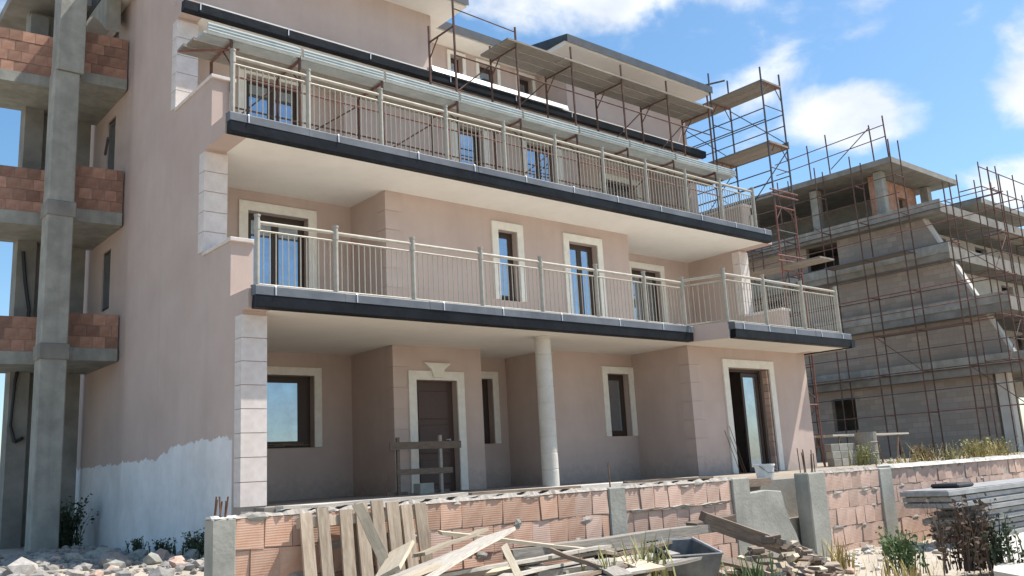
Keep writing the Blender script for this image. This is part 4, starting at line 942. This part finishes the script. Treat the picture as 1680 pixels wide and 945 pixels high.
# trestle with boards and junk beside the far gable
TR = thing('trestle_table', (25.0, 14.0, FLOOR), 'plank table on trestles in front of the concrete shell', 'table')
for k in range(3): MB().box(22.9, 27.2, 13.6 + k * .28, 13.86 + k * .28, .48, .53).build('plank', WOOD, TR)
for x in (23.3, 26.6):
    for y in (13.65, 14.35):
        for s_ in (-.25, .25): MB().tube((x + s_, y, FLOOR), (x, y, .48), .03, 6).build('leg', WOODD, TR)
dm = thing('oil_drum', (23.9, 13.2, FLOOR), 'dark dented oil drum before the plank table', 'drum')
MB().lathe(23.9, 13.2, [(.29, FLOOR), (.29, FLOOR + .28), (.305, FLOOR + .30), (.29, FLOOR + .32), (.29, FLOOR + .58), (.305, FLOOR + .6), (.29, FLOOR + .62), (.29, FLOOR + .88), (.27, FLOOR + .88), (.27, FLOOR + .86)], 20).build('barrel', CONCD, dm)
for k in range(9):
    o = MB().box(0, .4, 0, .2, .002, .198).build('concrete_block', CONC if k % 2 else CONCD, None, T(22.3 + (k % 3) * .42, 13.3 + (k // 3) * .02, FLOOR + (k // 3) * .2, random.uniform(-.05, .05)), bevel=.01)
    tag(o, 'grey concrete block in the small stack beside the oil drum', 'block', 'concrete blocks stacked by the drum')

# ------------------------------------------------------------------ rubble
def rock_mesh(seed, mat_):
    r = random.Random(seed); bm = bmesh.new(); bmesh.ops.create_icosphere(bm, subdivisions=1, radius=1)
    sx, sy, sz = r.uniform(.7, 1.2), r.uniform(.6, 1.0), r.uniform(.45, .8)
    for v in bm.verts: v.co = Vector((v.co.x * sx, v.co.y * sy, v.co.z * sz)) * r.uniform(.72, 1.15)
    me = bpy.data.meshes.new('rock'); bm.to_mesh(me); bm.free(); me.materials.append(mat_); return me
RM = [rock_mesh(k, [ROCK, CONC, ROCK, MORTAR, BRICKP][k % 5]) for k in range(10)]
r = random.Random(21)
spots = []
for k in range(46):
    t = r.random(); y = 10.5 + 6.5 * t; x = 5.35 - (r.random() ** 1.2) * (3.2 - 1.2 * t) - max(0, (13 - y)) * .36
    sc = r.uniform(.09, .24) * (1.15 if r.random() < .2 else .8); spots.append((x, y, sc))
for (x, y, sc) in spots:
    o = link('rubble_chunk', RM[r.randrange(10)], None, Matrix.Translation((x, y, gh(x, y) + sc * .25)) @ Matrix.Rotation(r.uniform(0, 6), 4, 'Z') @ Matrix.Rotation(r.uniform(-.5, .5), 4, 'X') @ Matrix.Diagonal((sc, sc, sc, 1)))
    tag(o, 'broken masonry chunk in the rubble along the foot of the white-washed gable', 'rubble', 'rubble chunks by the gable')
def scatter(n, fn, smin, smax, seed):
    r = random.Random(seed); bm = bmesh.new()
    for k in range(n):
        x, y, z = fn(r); s_ = smin + (smax - smin) * r.random() ** 2.5
        ret = bmesh.ops.create_icosphere(bm, subdivisions=1, radius=1)
        q = Matrix.Rotation(r.uniform(0, 6), 3, 'Z')
        for v in ret['verts']:
            c = v.co * r.uniform(.65, 1.1); c = q @ Vector((c.x * 1.1, c.y * .8, c.z * .6)); v.co = c * s_ + Vector((x, y, z + s_ * .2))
    me = bpy.data.meshes.new('rubble'); bm.to_mesh(me); bm.free(); return me
def f1(r):
    t = r.random(); y = 10 + 9 * t; x = 5.5 - r.random() * (4.6 - 1.8 * t) - max(0, 13 - y) * .33; return x, y, gh(x, y)
me = scatter(1500, f1, .02, .12, 4); me.materials.append(ROCK); tag(link('rubble_gravel', me), 'small grey rubble covering the ground below the gable', 'rubble', kind='stuff')
def f2(r):
    x = r.uniform(8.6, 13.5); y = 6.8 - abs(r.gauss(0, .5)); return x, y, max(gh(x, y), -1.29 if x > 12.4 and y < 5.5 else -9)
me = scatter(420, f2, .012, .07, 9); me.materials.append(PALEC); tag(link('stone_debris', me), 'pale stone debris along the foot of the pinkish wall', 'debris', kind='stuff')
r = random.Random(8)
for k, (x, y, sc) in enumerate(((9.95, 6.45, .13), (10.3, 6.3, .10), (9.7, 6.15, .12), (10.15, 6.02, .09), (9.4, 5.9, .11), (11.6, 6.6, .10), (12.4, 6.55, .09), (12.0, 6.3, .08), (9.0, 5.55, .12))):
    o = link('rubble_chunk', RM[(k * 3) % 10], None, Matrix.Translation((x, y, gh(x, y) + sc * .3)) @ Matrix.Rotation(k * 1.3, 4, 'Z') @ Matrix.Diagonal((sc * 1.2, sc, sc, 1)))
    tag(o, 'loose pale stone lying before the gap between the block walls', 'stone', 'stones before the wall gap')

# ------------------------------------------------------------------ plants
def weed(name, loc, n, h, spread, mat_, label, cat='weed', seed=0, leafy=False, wid=.012, mat2=None, group=None):
    r = random.Random(seed); mb = MB(); mb2 = MB(); x0, y0, z0 = loc
    for k in range(n):
        a = r.uniform(0, 6.283); rad = spread * abs(r.gauss(0, .5)); bx, by = x0 + rad * math.cos(a), y0 + rad * math.sin(a)
        hh = h * r.uniform(.45, 1.0); lean = r.uniform(.1, .55) * hh; la = r.uniform(0, 6.283); w = wid * r.uniform(.6, 1.3)
        u = Vector((math.cos(la + 1.57), math.sin(la + 1.57), 0)) * w
        pts_ = [Vector((bx, by, z0 - .02)), Vector((bx + .35 * lean * math.cos(la), by + .35 * lean * math.sin(la), z0 + hh * .55)), Vector((bx + lean * math.cos(la), by + lean * math.sin(la), z0 + hh))]
        tgt = mb
        tgt.quad(pts_[0] - u, pts_[0] + u, pts_[1] + u * .8, pts_[1] - u * .8); tgt.quad(pts_[1] - u * .8, pts_[1] + u * .8, pts_[2] + u * .15, pts_[2] - u * .15)
        if leafy:
            for q in range(leafy):
                t = r.uniform(.15, 1.0); c = pts_[0].lerp(pts_[2], t); d = Vector((r.uniform(-1, 1), r.uniform(-1, 1), r.uniform(-.2, .9))).normalized(); l_ = r.uniform(.03, .075) * (h / .6) ** .5; sd = d.cross(Vector((r.uniform(-1, 1), r.uniform(-1, 1), r.uniform(-1, 1)))).normalized() * l_ * .32
                (mb2 if mat2 else mb).quad(c, c + d * l_ * .5 + sd, c + d * l_, c + d * l_ * .5 - sd)
    root = thing(name, loc, label, cat, group)
    for m__, mt, nm in ((mb, mat_, 'stems'), (mb2, mat2, 'leaves')):
        if m__.v: link(nm, m__.mesh(nm, mt, fix=False), root)['kind'] = 'stuff'
    return root
weed('yellow_weed', (16.4, 8.3, FLOOR), 35, .26, .35, LEAFY, 'low yellow weeds behind the pinkish wall, nearest the trestle', seed=1, leafy=3, mat2=LEAFO)
weed('yellow_weed', (17.5, 8.5, FLOOR), 80, .5, .42, LEAFY, 'rusty yellow weed clump behind the pinkish wall, left of the tallest clump', seed=2, leafy=5, mat2=LEAFB)
weed('grey_weed', (18.4, 8.4, FLOOR), 45, .34, .3, LEAFO, 'pale grey-green weed between the two yellow clumps', seed=3, leafy=6, mat2=LEAFO)
weed('yellow_weed', (19.9, 8.6, FLOOR), 85, .56, .55, LEAFY, 'tallest yellow weed clump behind the stacked grey panels', seed=4, leafy=4, mat2=LEAFO)
weed('yellow_weed', (21.4, 8.7, FLOOR), 80, .52, .6, LEAFY, 'broad yellow weed clump at the picture edge behind the panels', seed=5, leafy=4, mat2=LEAFO)
weed('olive_weed', (15.2, 8.0, FLOOR), 30, .22, .3, LEAFO, 'short olive weed behind the middle of the pinkish wall', seed=6, leafy=3, mat2=LEAFO)
weed('olive_weed', (22.6, 12.6, FLOOR), 60, .6, .35, LEAFO, 'olive bush in front of the stacked concrete blocks', seed=7, leafy=6, mat2=LEAFO)
weed('green_weed', (10.2, 5.35, -1.36), 60, .52, .26, LEAFG, 'leafy green weed on the bare ground before the pinkish wall', seed=8, leafy=8, mat2=LEAFG, wid=.008)
weed('green_weed', (11.6, 6.2, -1.34), 40, .32, .18, LEAFG, 'small dark green weed at the foot of the pinkish wall', seed=9, leafy=8, mat2=LEAFG)
weed('withered_bush', (10.55, 4.75, -1.33), 80, .82, .34, LEAFB, 'withered dark brown bush in front of the stacked grey panels', 'bush', seed=10, leafy=9, mat2=LEAFB, wid=.01)
weed('withered_bush', (10.85, 4.62, -1.33), 55, .6, .34, LEAFD, 'dark green bush grown into the withered brown one', 'bush', seed=11, leafy=12, mat2=LEAFD, wid=.01)
weed('thin_grass', (6.35, 5.75, -1.1), 60, .5, .28, LEAFO, 'thin green grass growing in front of the grey tub', 'grass', seed=12)
weed('thin_grass', (7.35, 5.35, -1.25), 60, .4, .35, LEAFG, 'green grass tuft beside the grey tub', 'grass', seed=13)
weed('thin_grass', (5.6, 5.55, -1.05), 40, .42, .22, LEAFO, 'sparse grass poking through the timber heap', 'grass', seed=14)
weed('yellow_grass', (10.2, 6.15, -1.4), 45, .42, .22, LEAFY, 'dry yellow grass at the foot of the tall square post', 'grass', seed=15)
weed('yellow_grass', (9.6, 5.1, -1.4), 45, .3, .4, LEAFY, 'dry yellow grass between offcut heap and green weed', 'grass', seed=16)
weed('dark_shrub', (5.25, 13.8, -1.0), 70, .40, .22, LEAFD, 'dark green shrub at the foot of the white-washed gable near the end post', 'shrub', seed=17, leafy=9, mat2=LEAFD)
weed('dark_shrub', (5.1, 14.7, -1.0), 50, .26, .25, LEAFD, 'lower dark shrub among the rubble by the white-washed gable', 'shrub', seed=18, leafy=9, mat2=LEAFD)
weed('dark_shrub', (5.25, 16.4, -1.0), 40, .24, .2, LEAFD, 'small dark shrub where the white-washed gable steps back', 'shrub', seed=19, leafy=9, mat2=LEAFD)
weed('dark_shrub', (5.1, 20.6, -1.1), 120, 1.1, .35, LEAFD, 'tall dark shrub in the shade behind the concrete column', 'shrub', seed=20, leafy=12, mat2=LEAFD)
# tufts of dry grass over the bare ground
r = random.Random(31); mb = MB()
for k in range(900):
    x = r.uniform(8.8, 14.5); y = r.uniform(4.2, 6.7)
    if r.random() < .45: x = r.uniform(3.2, 9); y = r.uniform(4.6, 6.6)
    if x > 12.2 and y < 6.3: continue
    h = r.uniform(.05, .18); a = r.uniform(0, 6.28); z = gh(x, y) - .01; w = .004
    p = Vector((x, y, z)); q = p + Vector((math.cos(a) * h * .4, math.sin(a) * h * .4, h)); u = Vector((math.sin(a), -math.cos(a), 0)) * w
    mb.quad(p - u, p + u, q + u * .2, q - u * .2)
tag(link('dry_grass', mb.mesh('dry_grass', LEAFY, fix=False)), 'sparse dry grass on the bare ground before the walls', 'grass', kind='stuff')
